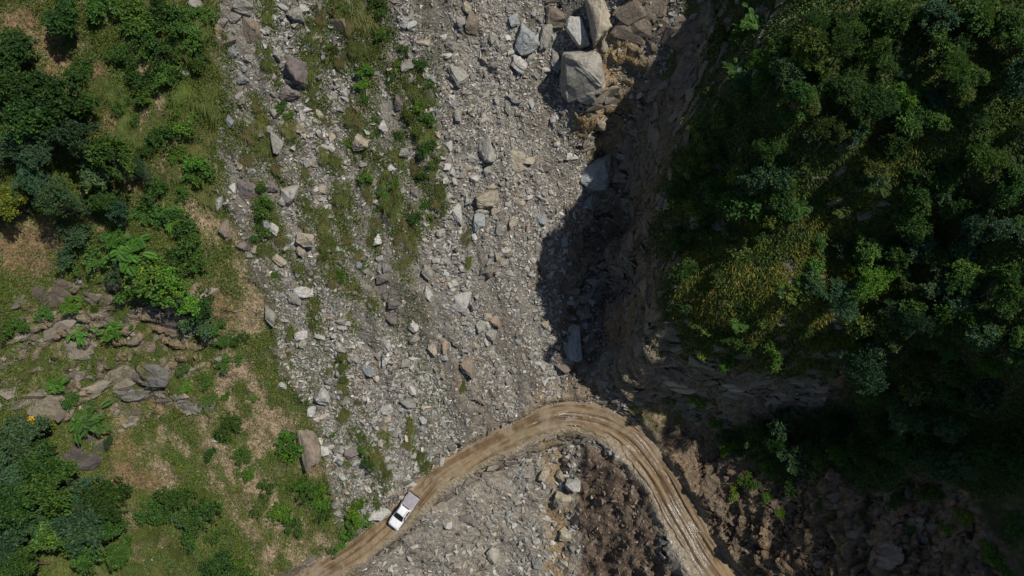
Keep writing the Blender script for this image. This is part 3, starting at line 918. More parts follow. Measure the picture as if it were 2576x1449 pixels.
for d in NAMED:
    boulder(d[0], d[1], d[2], d[3], d[4], d[5], None, d[6], d[7])
GENERIC = """1335,142,22,28,g 1521,112,18,38,t 1292,55,25,30,b 1437,393,35,20,w 1564,393,25,18,g 1360,552,25,25,b 1350,617,18,28,g 1362,428,22,14,g 1452,694,15,15,b 1487,709,35,18,b
1419,609,18,25,b 1427,909,30,14,b 1382,906,16,22,b 1372,1306,22,15,w 1352,1414,25,30,g 1307,1246,15,15,w 1294,1322,14,14,w 1340,1329,10,20,w 1457,1144,12,12,t 746,40,40,40,g 701,142,22,24,g
1024,165,30,30,g 1001,257,22,40,p 1084,240,18,25,p 1174,20,25,28,t 1134,115,28,26,g 1069,110,40,22,t 1124,142,32,14,w 1114,97,20,20,w 754,322,22,24,t 696,357,30,60,g 964,320,20,35,w
834,345,18,30,t 834,372,18,20,w 774,410,20,22,g 684,417,24,16,t 684,470,28,28,p 811,478,20,25,t 689,575,22,32,w 756,632,25,25,t 704,655,35,25,t 1184,395,25,18,w 1209,530,30,25,t
1191,452,20,20,w 1204,555,28,50,b 1149,540,26,55,w 1254,575,25,38,g 1149,290,18,30,g 1129,370,15,30,w 1074,685,30,35,g 1251,645,20,20,t 1139,715,25,18,w 1276,272,15,30,g 1139,435,14,30,w
1044,485,22,30,p 964,700,30,25,p 585,130,22,30,b 610,200,30,22,b 580,305,18,28,b 492,15,28,26,g 608,620,28,20,p 585,475,14,28,w 632,428,20,20,w 465,185,22,16,g 200,707,16,16,g
759,844,30,24,w 784,1034,18,30,w 971,1029,28,24,w 1024,1014,36,26,g 926,929,30,28,b 1224,796,24,22,t 1211,819,26,30,g 1236,844,30,35,g 1089,879,20,40,t 1116,874,16,35,r 1041,821,24,26,w
1041,851,20,30,g 986,764,30,26,p 961,729,28,24,p 966,749,15,16,p 984,806,26,22,p 974,869,16,28,w 894,904,30,22,g 1074,739,18,36,w 1019,914,22,24,g 1064,1056,18,18,w 816,1134,24,24,w
886,1136,38,30,p 861,1199,16,16,w 856,1164,18,16,b 741,749,35,28,g 681,794,24,50,g 1194,869,20,22,t 711,969,22,26,w 1184,1331,20,12,g 844,1269,18,18,g 849,1291,20,18,g 1126,1319,18,18,w
540,1109,16,10,w 1225,430,18,20,g 1235,470,22,18,t 1250,455,16,18,g 1205,500,20,18,w 1245,530,22,18,t 1260,390,15,15,g 1285,700,20,18,g 1265,660,22,18,t 1230,660,16,18,g 1280,640,18,14,n
1300,860,18,15,b 1290,930,16,16,g 1210,1030,20,20,n 1330,480,15,15,w 1410,330,14,14,g 1390,300,12,16,w 1265,120,18,18,g 1240,90,20,16,w 1220,150,16,18,t 1290,250,15,15,g 1200,320,16,14,g
1435,760,18,14,b 1465,790,20,16,b 1450,735,14,14,b 1490,760,24,16,b 1470,820,16,14,b 1440,800,14,12,b 2230,1390,30,34,n 2140,1345,28,22,n 2190,1365,22,16,n 2060,1420,24,18,n 2110,1400,22,20,n
2300,1410,26,20,n 2350,1380,24,20,n 1440,1165,10,10,w 1400,1160,14,12,t 1385,1260,12,14,t 1395,1320,14,18,t 1430,1300,14,12,w 1440,1380,14,20,g 1380,1400,16,14,t 1350,1360,14,14,w"""
def zone_label(dx, dy, t):
    tone = dict(g='grey', w='pale', t='tan', b='blue grey', p='dark purple brown', r='rust coloured', n='brown')[t]
    if dx > 1950: return tone + ' angular rock in the shaded rubble right of the road bend'.replace('right of', 'past'), 'rocks in the shaded rubble'
    if dy > 1100 and dx > 1340: return tone + ' rock in the ochre wash under the road', 'rocks in the wash under the road'
    if dy > 1200 and dx > 1080: return tone + ' rock on the stony bank under the road', 'rocks on the bank under the road'
    if dx > 1380: return tone + ' rock lying in the gully at the foot of the cliff', 'rocks in the gully'
    if dx > 1110: return tone + ' rock on the bare grey gravel of the landslide', 'rocks on the bare gravel'
    if dx < 560 and dy > 100: return tone + ' rock on the grassy slope beside the landslide', 'rocks on the grassy slope'
    return tone + ' rock on the landslide between grass tufts and bushes', 'rocks among the grass tufts'
for tok in GENERIC.split():
    a = tok.split(',')
    dx, dy, w, h = map(float, a[:4])
    lb, gr = zone_label(dx, dy, a[4])
    boulder(dx, dy, w, h, a[4], lb, gr, random.uniform(.5, .8), None, 'rock')
# further single rocks on the landslide
extra = 0
rr = random.Random(5)
while extra < 80:
    dx, dy = rr.uniform(545, 1420), rr.uniform(0, 1180)
    x, y, k = march(np.array([dx]), np.array([dy]), HZ)
    if samp(m_scree, x, y)[0] < .9 or abs(samp(RD, x, y)[0]) < 4: continue
    s = rr.uniform(13, 24)
    t = rr.choice('ggggwttbpg')
    lb, gr = zone_label(dx, dy, t)
    boulder(dx, dy, s * rr.uniform(.8, 1.4), s, t, lb, gr, rr.uniform(.5, .8), rr.uniform(0, 6), 'rock')
    extra += 1

# rock outcrops of the grassy spur: craggy blocks set in the slope
def outcrop_mesh(seed):
    r = random.Random(seed)
    bm = bmesh.new()
    for i in range(9):
        me_ = boulder_mesh(seed * 10 + i, 13, .7, 1, .09)
        k0 = len(bm.verts)
        bm.from_mesh(me_); bm.verts.ensure_lookup_table()
        f = r.uniform(.28, .55)
        mt = Matrix.Translation((r.uniform(-.6, .6), r.uniform(-.55, .55), r.uniform(-.35, .35))) @ Matrix.Rotation(r.uniform(-.5, .5), 4, 'Z') @ Matrix.Rotation(.35 + r.uniform(-.2, .2), 4, 'X') @ Matrix.Diagonal((f * 1.3, f, f * .8, 1))
        for v in bm.verts[k0:]: v.co = mt @ v.co
        bpy.data.meshes.remove(me_)
    me_ = bpy.data.meshes.new('rock_outcrop'); bm.to_mesh(me_); bm.free()
    me_.materials.append(M['boulder'])
    return me_
OUTP = [outcrop_mesh(700 + i) for i in range(7)]
OUT = [(120, 1009, 120, 110, 't', 'ochre faced outcrop beside the large frond plant', .6),
       (382, 944, 84, 74, 'g', 'rounded grey outcrop at the end of a rocky rib', .6),
       (295, 954, 100, 66, 't', 'streaked tan outcrop with a shaded overhang on the rocky rib', .6),
       (345, 990, 110, 50, 'g', 'low crumbling grey outcrop under the rocky rib', .45),
       (310, 1030, 100, 46, 'n', 'low brown outcrop beside the lower path of gravel', .45),
       (497, 1019, 84, 46, 'g', 'split grey slabs between two round bushes', .45),
       (400, 822, 130, 64, 'r', 'ochre slabs sheltering under the dark overhang', .5),
       (200, 879, 76, 66, 't', 'tan blocky outcrop on the grassy spur', .55),
       (345, 872, 90, 50, 'r', 'orange brown ledge below the ochre slabs', .45),
       (205, 1149, 110, 80, 'p', 'dark smooth outcrop above the big tree', .45),
       (250, 806, 110, 56, 'n', 'brown sloping ledge above frond bushes', .5),
       (300, 770, 150, 52, 'p', 'dark upper ledge below the thick bushes', .5),
       (440, 808, 170, 44, 'p', 'dark overhanging ledge under the thick bushes', .6),
       (525, 826, 54, 36, 'n', 'brown nose of rock at the end of the overhang', .6),
       (125, 742, 120, 84, 'n', 'weathered brown crag on the eroded bank', .5),
       (1985, 660, 110, 62, 'p', 'flat grey purple slab bared on the grassy knoll', .4),
       (1990, 700, 130, 36, 'p', 'dark undercut ledge below the bare slab on the knoll', .5),
       (1730, 975, 130, 60, 't', 'lit tan crag on the cliff above the road bend', .5),
       (1705, 92, 130, 100, 'n', 'buff crag jutting from the shaded cliff by the gully head', .6),
       (1615, 45, 130, 110, 'n', 'grey wavy bedded rock face at the top of the gully', .35),
       (1500, 300, 90, 64, 't', 'ochre banded rock step across the gully', .5),
       (2330, 1330, 200, 110, 'n', 'broad smooth brown rock face in the shaded bank past the road bend', .35),
       (2225, 1392, 80, 70, 'n', 'blocky brown outcrop at the foot of the shaded bank', .5),
       (2100, 1260, 110, 50, 'n', 'thin brown ledge across the shaded bank under the trees', .4),
       (1860, 975, 90, 40, 'g', 'grey crag at the foot of the cliff', .4)]
for i, d in enumerate(OUT):
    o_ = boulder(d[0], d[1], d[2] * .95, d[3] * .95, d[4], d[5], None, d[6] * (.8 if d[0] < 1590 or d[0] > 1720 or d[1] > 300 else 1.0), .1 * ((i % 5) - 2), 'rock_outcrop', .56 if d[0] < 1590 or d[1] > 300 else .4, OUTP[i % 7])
    o_['category'] = 'outcrop'
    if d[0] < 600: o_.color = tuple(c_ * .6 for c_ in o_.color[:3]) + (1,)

# ------------------------------------------------------------------ plants
def leaf_quads(P, dirs, nrmv, L, Wd, fold=.25):
    """rhombic leaves: base P, pointing along dirs, blade normal nrmv"""
    side = np.cross(dirs, nrmv); side /= np.linalg.norm(side, axis=1, keepdims=True) + 1e-9
    up = np.cross(side, dirs)
    L = L[:, None]; Wd = Wd[:, None]
    mid = P + dirs * L * .5
    V = np.stack([P, mid + side * Wd * .5 + up * Wd * fold * .5, P + dirs * L - up * L * .08, mid - side * Wd * .5 + up * Wd * fold * .5], 1)
    return V.reshape(-1, 3)
def unit(a): return a / (np.linalg.norm(a, axis=-1, keepdims=True) + 1e-9)

def crown_mesh(name, seed, R, hgt, lobes, twigs, per, L, Wd, openness=.2, squash=.75, hue=(1, 1, 1), droop=.1, sprawl=0):
    """crown of lobes; each lobe carries twigs, each twig a rosette of leaves. Centre of the crown at origin."""
    r = np.random.default_rng(seed)
    LC = r.normal(size=(lobes, 3)); LC = unit(LC) * r.uniform(.25, .72, (lobes, 1)) ** .8
    if sprawl: LC *= r.uniform(.9, 1.5, (lobes, 1)) * np.array([1.15, .8, 1])
    LC[:, 2] = np.abs(LC[:, 2]) * .7 - .15
    LC *= np.array([R, R, hgt])
    LR = R * r.uniform(.20, .44, lobes)
    li = r.choice(lobes, twigs, p=LR ** 2 / (LR ** 2).sum())
    d = unit(r.normal(size=(twigs, 3)) + np.array([0, 0, .55]))
    T = LC[li] + d * (LR[li] * r.uniform(.55, 1.12, twigs))[:, None] * np.array([1, 1, squash])
    keep = fbm3(T[:, 0] * 2.2 / R + 9, T[:, 1] * 2.2 / R + seed, T[:, 2] * 2.2 / R, 2, seed) > .28 + openness * .5
    T, d = T[keep], d[keep]
    n = len(T)
    P = np.repeat(T, per, 0); dd = np.repeat(d, per, 0)
    m = len(P)
    dirs = unit(dd * .55 + r.normal(size=(m, 3)) * .8 - np.array([0, 0, droop]))
    nn = unit(np.array([0, 0, 1.0]) + dd * .4 + r.normal(size=(m, 3)) * .45)
    P = P + r.normal(size=(m, 3)) * L * .35
    V = leaf_quads(P, dirs, nn, L * r.uniform(.6, 1.25, m), Wd * r.uniform(.7, 1.2, m))
    F = np.arange(m * 4).reshape(m, 4)
    tw = np.repeat(r.uniform(.62, 1.35, n), per) * r.uniform(.75, 1.25, m)
    c = np.tile(np.array(hue), (m, 1)) * tw[:, None]
    yel = np.repeat(r.random(n) > .86, per)
    c[yel] *= np.array([1.7, 1.25, .8])
    return mesh_np(name, V, F, np.repeat(c, 4, 0)), LC, LR

def tubes(paths):
    """joined tapered tubes: paths of (points, radii)"""
    Vs, Fs, base, k = [], [], 0, 6
    for pts, rad in paths:
        pts = np.array(pts, float)
        tg = unit(np.gradient(pts, axis=0))
        a = unit(np.cross(tg, np.array([.31, .77, .2]))); b = np.cross(tg, a)
        ang = np.linspace(0, 2 * math.pi, k, endpoint=False)
        ring = pts[:, None] + (a[:, None] * np.cos(ang)[None, :, None] + b[:, None] * np.sin(ang)[None, :, None]) * np.array(rad)[:, None, None]
        Vs.append(ring.reshape(-1, 3)); n = len(pts)
        for i in range(n - 1):
            for j in range(k):
                Fs.append([base + i * k + j, base + i * k + (j + 1) % k, base + (i + 1) * k + (j + 1) % k, base + (i + 1) * k + j])
        base += n * k
    return np.concatenate(Vs), np.array(Fs)
def limb_mesh(name, seed, LC, LR, centre, r0, stems=1):
    r = np.random.default_rng(seed + 99)
    paths = []
    top = np.array([0, 0, centre])
    fork = np.array([r.normal() * .2, r.normal() * .2, centre * .45]) if stems == 1 else np.zeros(3)
    if stems == 1:
        paths.append(([(0, 0, -.8), (fork[0] * .3, fork[1] * .5, centre * .2), fork], [r0 * 1.3, r0, r0 * .75]))
    for c, R in zip(LC, LR):
        e = c + top
        m = fork * .45 + e * .55 + r.normal(size=3) * .15 * centre * .4 - np.array([0, 0, .1 * centre])
        paths.append(([fork - np.array([0, 0, .3 if stems > 1 else 0]), m, e], [r0 * .55, r0 * .36, r0 * .12]))
        for _ in range(2):
            t = e + r.normal(size=3) * R * .6
            paths.append(([m, (m + t) / 2 + r.normal(size=3) * .1 * R, t], [r0 * .25, r0 * .15, r0 * .06]))
    V, F = tubes(paths)
    return mesh_np(name, V, F, None, True)

def frond_mesh(name, seed, R, hgt, nf, leaflets=22, L=.30, Wd=.075):
    """rosettes of long pinnate leaves"""
    r = np.random.default_rng(seed)
    Ps, Ds, Ns, Ls = [], [], [], []
    for f in range(nf):
        o = r.normal(size=3) * np.array([R * .33, R * .33, hgt * .25])
        a = r.uniform(0, 2 * math.pi); el = r.uniform(.05, .8)
        d = np.array([math.cos(a) * math.cos(el), math.sin(a) * math.cos(el), math.sin(el)])
        ln = R * r.uniform(.55, .9)
        side = np.array([-math.sin(a), math.cos(a), 0])
        for i in range(leaflets):
            t = (i + 1) / leaflets
            p = o + d * ln * t - np.array([0, 0, 1]) * ln * .45 * t * t
            for s in (-1, 1):
                dr = unit(side * s * .85 + d * .55 - np.array([0, 0, .22]))
                Ps.append(p); Ds.append(dr); Ns.append(unit(np.array([0, 0, 1.0]) + r.normal(size=3) * .15)); Ls.append(L * (.5 + 1.1 * math.sin(math.pi * min(.95, t * .85 + .1))))
    P, D, N, Ln = map(np.array, (Ps, Ds, Ns, Ls))
    V = leaf_quads(P, D, N, Ln * r.uniform(.85, 1.1, len(Ln)), np.full(len(Ln), Wd), .2)
    m = len(P)
    tw = np.repeat(r.uniform(.75, 1.3, nf), leaflets * 2) * r.uniform(.85, 1.15, m)
    return mesh_np(name, V, np.arange(m * 4).reshape(m, 4), np.repeat(np.ones((m, 3)) * tw[:, None], 4, 0))

def tuft_mesh(name, seed, R, hgt, blades, lean=(.35, -.8), wd=.045):
    r = np.random.default_rng(seed)
    n = blades
    b = r.normal(size=(n, 2)) * R * .22
    nc = 9
    cl = r.normal(size=(nc, 2)) * R * .3
    b = b * .45 + cl[r.integers(0, nc, n)]
    a = r.uniform(0, 2 * math.pi, n)
    out = np.stack([np.cos(a), np.sin(a)], -1) * r.uniform(.15, .7, (n, 1)) + np.array(lean) * r.uniform(.3, 1.0, (n, 1))
    ln = hgt * r.uniform(.55, 1.15, n)
    V = np.zeros((n, 5, 3))
    side = np.stack([-np.sin(a), np.cos(a), np.zeros(n)], -1) * wd * .5
    p0 = np.concatenate([b, np.full((n, 1), -.1)], 1)
    p1 = p0 + np.concatenate([out * ln[:, None] * .28, (ln * .55)[:, None]], 1)
    p2 = p0 + np.concatenate([out * ln[:, None] * .85, (ln * r.uniform(.35, .75, n))[:, None]], 1)
    V[:, 0], V[:, 1], V[:, 2], V[:, 3], V[:, 4] = p0 - side, p0 + side, p1 + side, p1 - side, p2
    i = np.arange(n)[:, None] * 5
    F = np.concatenate([i + np.array([[0, 1, 2]]), i + np.array([[0, 2, 3]]), i + np.array([[3, 2, 4]])])
    tone = r.uniform(.65, 1.3, n)
    c = np.ones((n, 3)) * tone[:, None]
    dry = r.random(n) > .7
    c[dry] *= np.array([1.5, 1.15, .85])
    return mesh_np(name, V.reshape(-1, 3), F, np.repeat(c, 5, 0))

LIB = {}
def lib_tree(kind, variants, **kw):
    out = []
    for i in range(variants):
        seed = abs(hash(kind)) % 1 + sum(map(ord, kind)) * 7 + i * 31
        centre = kw['centre']
        cm, LC, LR = crown_mesh('crown', seed, kw['R'], kw['hgt'], kw['lobes'], kw['twigs'], kw['per'], kw['L'], kw['W'], kw.get('open', .2), hue=kw.get('hue', (1, 1, 1)), sprawl=kw.get('sprawl', 0))
        tm = limb_mesh('trunk', seed, LC, LR, centre, kw['r0'], kw.get('stems', 1))
        cm.materials.append(M['leaf']); tm.materials.append(M['bark'])
        out.append((cm, tm, centre, kw['R']))
    LIB[kind] = out
lib_tree('broad', 6, R=3.2, hgt=2.4, lobes=11, twigs=520, per=12, L=.34, W=.19, centre=3.8, r0=.16, open=.22)
lib_tree('feather', 3, R=3.0, hgt=2.0, lobes=10, twigs=620, per=9, L=.26, W=.09, centre=3.8, r0=.14, open=.10)
lib_tree('glossy', 3, R=2.2, hgt=1.6, lobes=7, twigs=210, per=11, L=.30, W=.15, centre=2.4, r0=.09, open=.28)
lib_tree('shrub', 8, R=1.6, hgt=.9, lobes=13, twigs=270, per=9, L=.21, W=.13, centre=.6, r0=.04, stems=4, open=.12, sprawl=1)
for v in range(3):
    fm = frond_mesh('crown', 900 + v, 2.0, 1.0, 46); fm.materials.append(M['leaf'])
    LC = np.array([[.4, .2, .1], [-.4, .3, .1], [.1, -.5, .1]]); tm = limb_mesh('trunk', 910 + v, LC, [.3] * 3, 1.2, .06, 3); tm.materials.append(M['bark'])
    LIB.setdefault('frond', []).append((fm, tm, 1.2, 2.0))
TUFTS = []
for v in range(6):
    t_ = tuft_mesh('grass_tuft', 950 + v, 2.4, 1.5, 1100, wd=.04); t_.materials.append(M['grass']); TUFTS.append(t_)

pcount = [0]
PLACED = []
def plant(kind, dx, dy, rpx, colr, label, cat, group, name, parts=('trunk', 'crown'), maxs=2.2):
    lib = LIB[kind]
    rr = random.Random(int(dx * 3 + dy * 11 + rpx))
    cm, tm, centre, R = lib[rr.randrange(len(lib))]
    s = 1.0
    zs = (rr.uniform(1.4, 1.9) if 'hollow' in label else rr.uniform(.85, 1.5)) if cat == 'tree' else rr.uniform(.8, 1.15)
    for _ in range(2):
        x, y, k = march(np.array([dx], float), np.array([dy], float), HZ, centre * s * zs)
        s = rpx * 1.5 * float(k[0]) / 2575 / R
    x, y = float(x[0]), float(y[0])
    s = min(s, maxs * 2)
    z = float(HZ(np.array([x]), np.array([y]))[0])
    n = Hn(np.array([x]), np.array([y]), 1.2)[0]
    root = empty(name, (x, y, z))
    root.rotation_euler = (0, 0, rr.uniform(0, 6.28))
    root.scale = (s * rr.uniform(.85, 1.15), s * rr.uniform(.85, 1.15), s * zs)
    t = link(parts[0], tm, None, root)
    c = link(parts[1], cm, None, root)
    c.location = (0, 0, centre)
    v = rr.uniform(.6, 1.12)
    h = rr.uniform(-.14, .10)
    c.color = (colr[0] * v * (1 + h), colr[1] * v, colr[2] * v * (1 - h), 1)
    if group:
        tone = TONE_WORD.get(colr, 'green')
        size = 'small' if rpx < 26 else 'medium sized' if rpx < 42 else 'large' if rpx < 66 else 'very large'
        label = f'{size} {tone} ' + label
    tag(root, label, cat, group)
    PLACED.append((x, y, rpx))
    return root
DKG, MID, BRT, YEL, BLG, OLV = (.046, .108, .02), (.068, .148, .025), (.09, .205, .024), (.14, .20, .03), (.058, .122, .052), (.10, .15, .034)

TONE_WORD = {DKG: 'deep green', MID: 'mid green', BRT: 'bright green', YEL: 'yellow green', BLG: 'grey green', OLV: 'olive green'}
def grp(kind_word, where, group): return (kind_word + ' ' + where, group)
def toks(s): return [tuple(float(q) for q in t.split(',')) for t in s.split()]
# trees of the grassy spur
LEFT_BROAD = toks("""50,130,70 20,205,72 125,245,78 200,262,55 75,292,78 190,345,62 275,400,72 250,440,60 260,500,52 290,530,40 50,1114,82 100,1149,70 30,1180,82 115,1224,88 40,1255,90 190,1254,78
260,1264,70 125,1314,90 210,1314,80 50,1325,80 275,1314,56 225,1384,62 55,1422,76 10,1385,62 155,45,62""")
for a in LEFT_BROAD:
    w = 'broadleaf tree in the thicket above the eroded bank' if a[1] < 600 else 'broadleaf tree in the dense grove on the lower spur'
    plant('broad', *a, DKG if a[1] < 300 else (DKG, MID, BLG, DKG)[int(a[0]) % 4], w, 'tree', 'trees in the upper thicket' if a[1] < 600 else 'trees of the lower grove', 'broadleaf_tree')
for a in toks("75,365,75 15,385,60 95,450,70 130,492,60 185,505,45"):
    plant('feather', *a, BLG, 'feathery tree in the thicket above the eroded bank', 'tree', 'feathery trees in the thicket', 'feathery_tree')
plant('broad', 300, 1389, 46, MID, 'small round tree standing apart at the edge of the lower grove', 'tree', None, 'broadleaf_tree')
plant('broad', 30, 505, 52, YEL, 'yellowish tree at the foot of the upper thicket', 'tree', None, 'broadleaf_tree')
plant('feather', 360, 425, 36, BLG, 'single round feathery bush below the narrow gravel chute', 'shrub', None, 'feathery_shrub', ('stem', 'foliage'))
plant('frond', 215, 1056, 44, MID, 'bright green plant with long radiating fronds beside the ochre outcrop', 'plant', None, 'frond_plant', ('stem', 'foliage'))
plant('feather', 275, 1114, 20, BLG, 'small grey green ball shaped bush below the frond plant', 'shrub', None, 'feathery_shrub', ('stem', 'foliage'))
fl = plant('glossy', 90, 1074, 42, OLV, 'bush dotted with yellow blossom beside the ochre outcrop', 'shrub', None, 'flowering_shrub', ('stem', 'foliage'))
rf = np.random.default_rng(64)
fp = np.repeat(unit(rf.normal(size=(45, 3)) + np.array([0, 0, .9])) * np.array([1.5, 1.5, 1.2]) * rf.uniform(.7, 1.1, (45, 1)), 6, 0)
fp = fp + rf.normal(size=fp.shape) * .10
fv = leaf_quads(fp, unit(rf.normal(size=fp.shape)), unit(np.array([0, 0, 1.0]) + rf.normal(size=fp.shape) * .3), np.full(len(fp), .2), np.full(len(fp), .16))
bl = link('blossom', mesh_np('blossom', fv, np.arange(len(fv)).reshape(-1, 4), np.tile(C(.62, .36, .02), (len(fv), 1))), M['cover'], fl)
bl.location = (0, 0, 2.5)
for a in toks("315,632,45 280,602,34 285,829,34 175,769,34 200,829,28 140,969,24 430,545,30"):
    plant('frond', *a, BRT, 'frond leaved bush on the rocky spur', 'shrub', 'frond bushes of the spur', 'frond_shrub', ('stem', 'foliage'))
for a in toks("385,480,40 370,540,42 425,550,46 475,600,50 450,640,42 480,662,46 305,670,36 370,692,60 420,704,52 250,650,40 170,640,40 200,592,46 505,764,52 475,754,50 410,744,52 350,738,44 500,806,40"):
    plant('shrub', *a, random.choice([MID, BRT, BLG, DKG]), 'leafy bush in the thick band above the dark overhang', 'shrub', 'bushes above the overhang', 'leafy_shrub', ('stem', 'foliage'))
for a in toks("""300,130,36 350,60,50 420,50,50 470,85,46 415,112,45 360,92,40 500,150,36 350,202,36 370,237,36 200,175,36 420,177,36 440,197,30 410,347,40 490,402,36 495,442,40 460,482,22 445,392,25
370,377,25 255,15,45 305,18,40 330,160,30 380,130,30 450,130,35 490,40,36 400,20,36 445,265,30 470,330,28 300,270,28 330,300,25"""):
    plant('shrub', *a, random.choice([MID, MID, DKG, BRT]), 'leafy bush on the grassy spur along the upper landslide edge', 'shrub', 'bushes along the upper landslide edge', 'leafy_shrub', ('stem', 'foliage'))
plant('shrub', 455, 312, 42, BRT, 'vivid green bush between pale grass tufts on the upper spur', 'shrub', None, 'leafy_shrub', ('stem', 'foliage'))
for a in toks("""375,1279,40 435,1254,45 420,1284,35 505,1299,50 480,1339,35 540,1344,25 550,1424,45 600,1430,36 465,1300,30"""):
    plant('shrub', *a, random.choice([DKG, MID, BLG]), 'bush on the lower slope near the grove', 'shrub', 'bushes on the lower slope', 'leafy_shrub', ('stem', 'foliage'))
for a in toks("""110,786,30 40,819,35 10,844,30 240,774,20 175,1004,30 520,961,28 460,974,25 525,1009,20 565,999,16 565,909,25 465,919,30 600,854,25 560,860,28 545,824,28 585,1064,34 605,1149,30
625,1189,30 724,1109,40 729,1144,34 769,1224,35 794,1234,38 664,1224,30 709,1289,38 734,1324,34 654,1274,34 754,1219,28 809,1264,28 819,1294,28 560,1100,25 530,1140,25 640,1000,14 600,900,18"""):
    plant('shrub', a[0], a[1], a[2] * .85, random.choice([MID, BRT, OLV, MID]), 'bush beside the pink gravel chutes', 'shrub', 'bushes beside the gravel chutes', 'leafy_shrub', ('stem', 'foliage'))
# bushes on the landslide (full widths)
for a in toks("""916,175,35 909,215,30 1011,125,30 1054,160,30 1001,160,20 981,195,20 1059,265,40 1081,215,20 1079,300,40 1029,295,30 941,340,25 939,300,20 1074,370,40 1089,415,35 919,385,22 946,395,15
919,445,30 1069,515,25 1079,545,20 989,460,25 964,485,30 949,525,20 849,625,15 854,690,25 814,640,25 664,515,50 659,565,40 654,475,30 829,125,25 944,15,60 954,85,40 874,360,22 724,290,25 709,265,25
1039,550,30 919,245,25 700,280,22 860,20,30 1000,340,20 1050,330,26 1060,440,24 640,600,26 690,690,20 854,900,22 864,955,22 836,1092,18 930,1160,34 910,1130,24"""):
    plant('shrub', a[0], a[1], a[2] * .62, random.choice([MID, BRT, MID, OLV]), 'bush rooted in the landslide rubble', 'shrub', 'bushes on the landslide', 'leafy_shrub', ('stem', 'foliage'))
for a in toks("894,1289,45 884,1324,42 854,1369,26 839,1384,22 914,1314,36 870,1345,34 905,1265,26"):
    plant('shrub', a[0], a[1], a[2] * .62, random.choice([MID, BRT]), 'bush at the road edge behind the pickup', 'shrub', 'bushes at the road edge', 'leafy_shrub', ('stem', 'foliage'))
# right-hand hill
for a in toks("""2120,60,46 2230,60,60 2350,40,60 2450,30,62 2530,60,56 2200,130,50 2180,260,60 2120,222,45 2280,300,60 2250,362,50 2420,200,50 2470,380,52 2545,200,62 2520,480,56 2330,442,46 2200,442,46
2160,342,42 2300,482,50 2370,452,40 2400,522,50 2460,562,60 2545,602,60 2300,572,50 2060,330,40 2010,230,45 1960,120,40 1920,200,36 2350,640,50 2420,680,50 2520,720,60 2250,650,40 2400,760,45 2480,840,55 2550,880,50"""):
    plant('broad' if (a[0] + a[1]) % 3 else 'glossy', *a, random.choice([DKG, DKG, MID, BLG]), 'tree in the shaded forest above the cliff', 'tree', 'trees of the shaded forest', 'forest_tree')
plant('broad', 2030, 140, 56, YEL, 'sunlit yellow green tree alone in the dark forest near the cliff top', 'tree', None, 'broadleaf_tree')
for a in toks("2301,809,55 2241,794,50 2321,914,40 2366,814,36 2281,1044,62 2256,1129,45 2211,1074,36 2091,1064,40 2071,1129,36 1951,1109,36 2400,940,46 2470,1000,50 2380,1080,46 2540,1120,50 2450,1150,44 2330,1160,40 2160,1140,36 2020,1140,30"):
    plant('feather' if a[0] % 2 else 'broad', *a, random.choice([DKG, BLG, DKG]), 'tree in the dark hollow behind the cliff', 'tree', 'trees in the dark hollow', 'forest_tree')
plant('feather', 2178, 918, 86, BLG, 'large grey green feathery tree standing in the dark hollow beside the cliff', 'tree', None, 'feathery_tree')
plant('feather', 2108, 758, 68, BLG, 'feathery grey green tree on the shoulder of the grassy knoll', 'tree', None, 'feathery_tree')
plant('glossy', 1863, 512, 72, MID, 'big glossy leaved tree at the top of the grassy knoll', 'tree', None, 'glossy_tree')
plant('glossy', 1983, 506, 50, DKG, 'dark glossy tree next to the biggest tree of the knoll', 'tree', None, 'glossy_tree')
plant('glossy', 1714, 682, 40, DKG, 'dark glossy bush leaning out over the cliff rim', 'shrub', None, 'glossy_shrub', ('stem', 'foliage'))
plant('glossy', 2112, 636, 34, BLG, 'round glossy bush above the feathery tree on the knoll', 'shrub', None, 'glossy_shrub', ('stem', 'foliage'))
plant('glossy', 1946, 893, 50, MID, 'leafy tree hanging over the lower cliff rim', 'tree', None, 'glossy_tree')
plant('glossy', 1838, 914, 40, BRT, 'sparse bright bush hanging over the lower cliff face', 'shrub', None, 'glossy_shrub', ('stem', 'foliage'))
for a in toks("1921,553,45 1921,587,36 1805,694,30 1760,719,20 1996,732,36 2046,719,30 1780,885,22 2046,678,34 1850,600,40 1780,560,40 1720,600,36 1740,520,36 1700,480,40 1800,470,45 1880,430,45 1960,420,45 1900,350,40 1820,380,36 1760,400,36 1830,300,30 1880,260,30 2060,600,30 2090,480,36 1720,760,24 1760,820,26 1900,860,26 2010,830,30"):
    plant('shrub', *a, random.choice([MID, OLV, YEL, DKG]), 'bush among the long grass of the knoll above the cliff', 'shrub', 'bushes on the knoll', 'leafy_shrub', ('stem', 'foliage'))
for a in toks("1705,980,18 1640,975,14 1760,1000,30 1690,1005,14 1880,1200,24 1900,1220,20 1830,1130,26 1930,1180,26 1800,1060,26 1990,1220,24 2060,1180,28 2150,1190,26 1850,1240,22 1930,1250,18 2250,1260,26 2340,1240,30 2420,1300,26 2480,1380,30 2380,1330,18 2170,1290,16 2060,1270,16 2520,1430,34 2560,1330,36 1960,1290,14 2290,1330,14"):
    plant('shrub', *a, random.choice([BRT, MID, YEL]), 'bush clinging to the rocky bank by the road bend', 'shrub', 'bushes by the road bend', 'leafy_shrub', ('stem', 'foliage'))

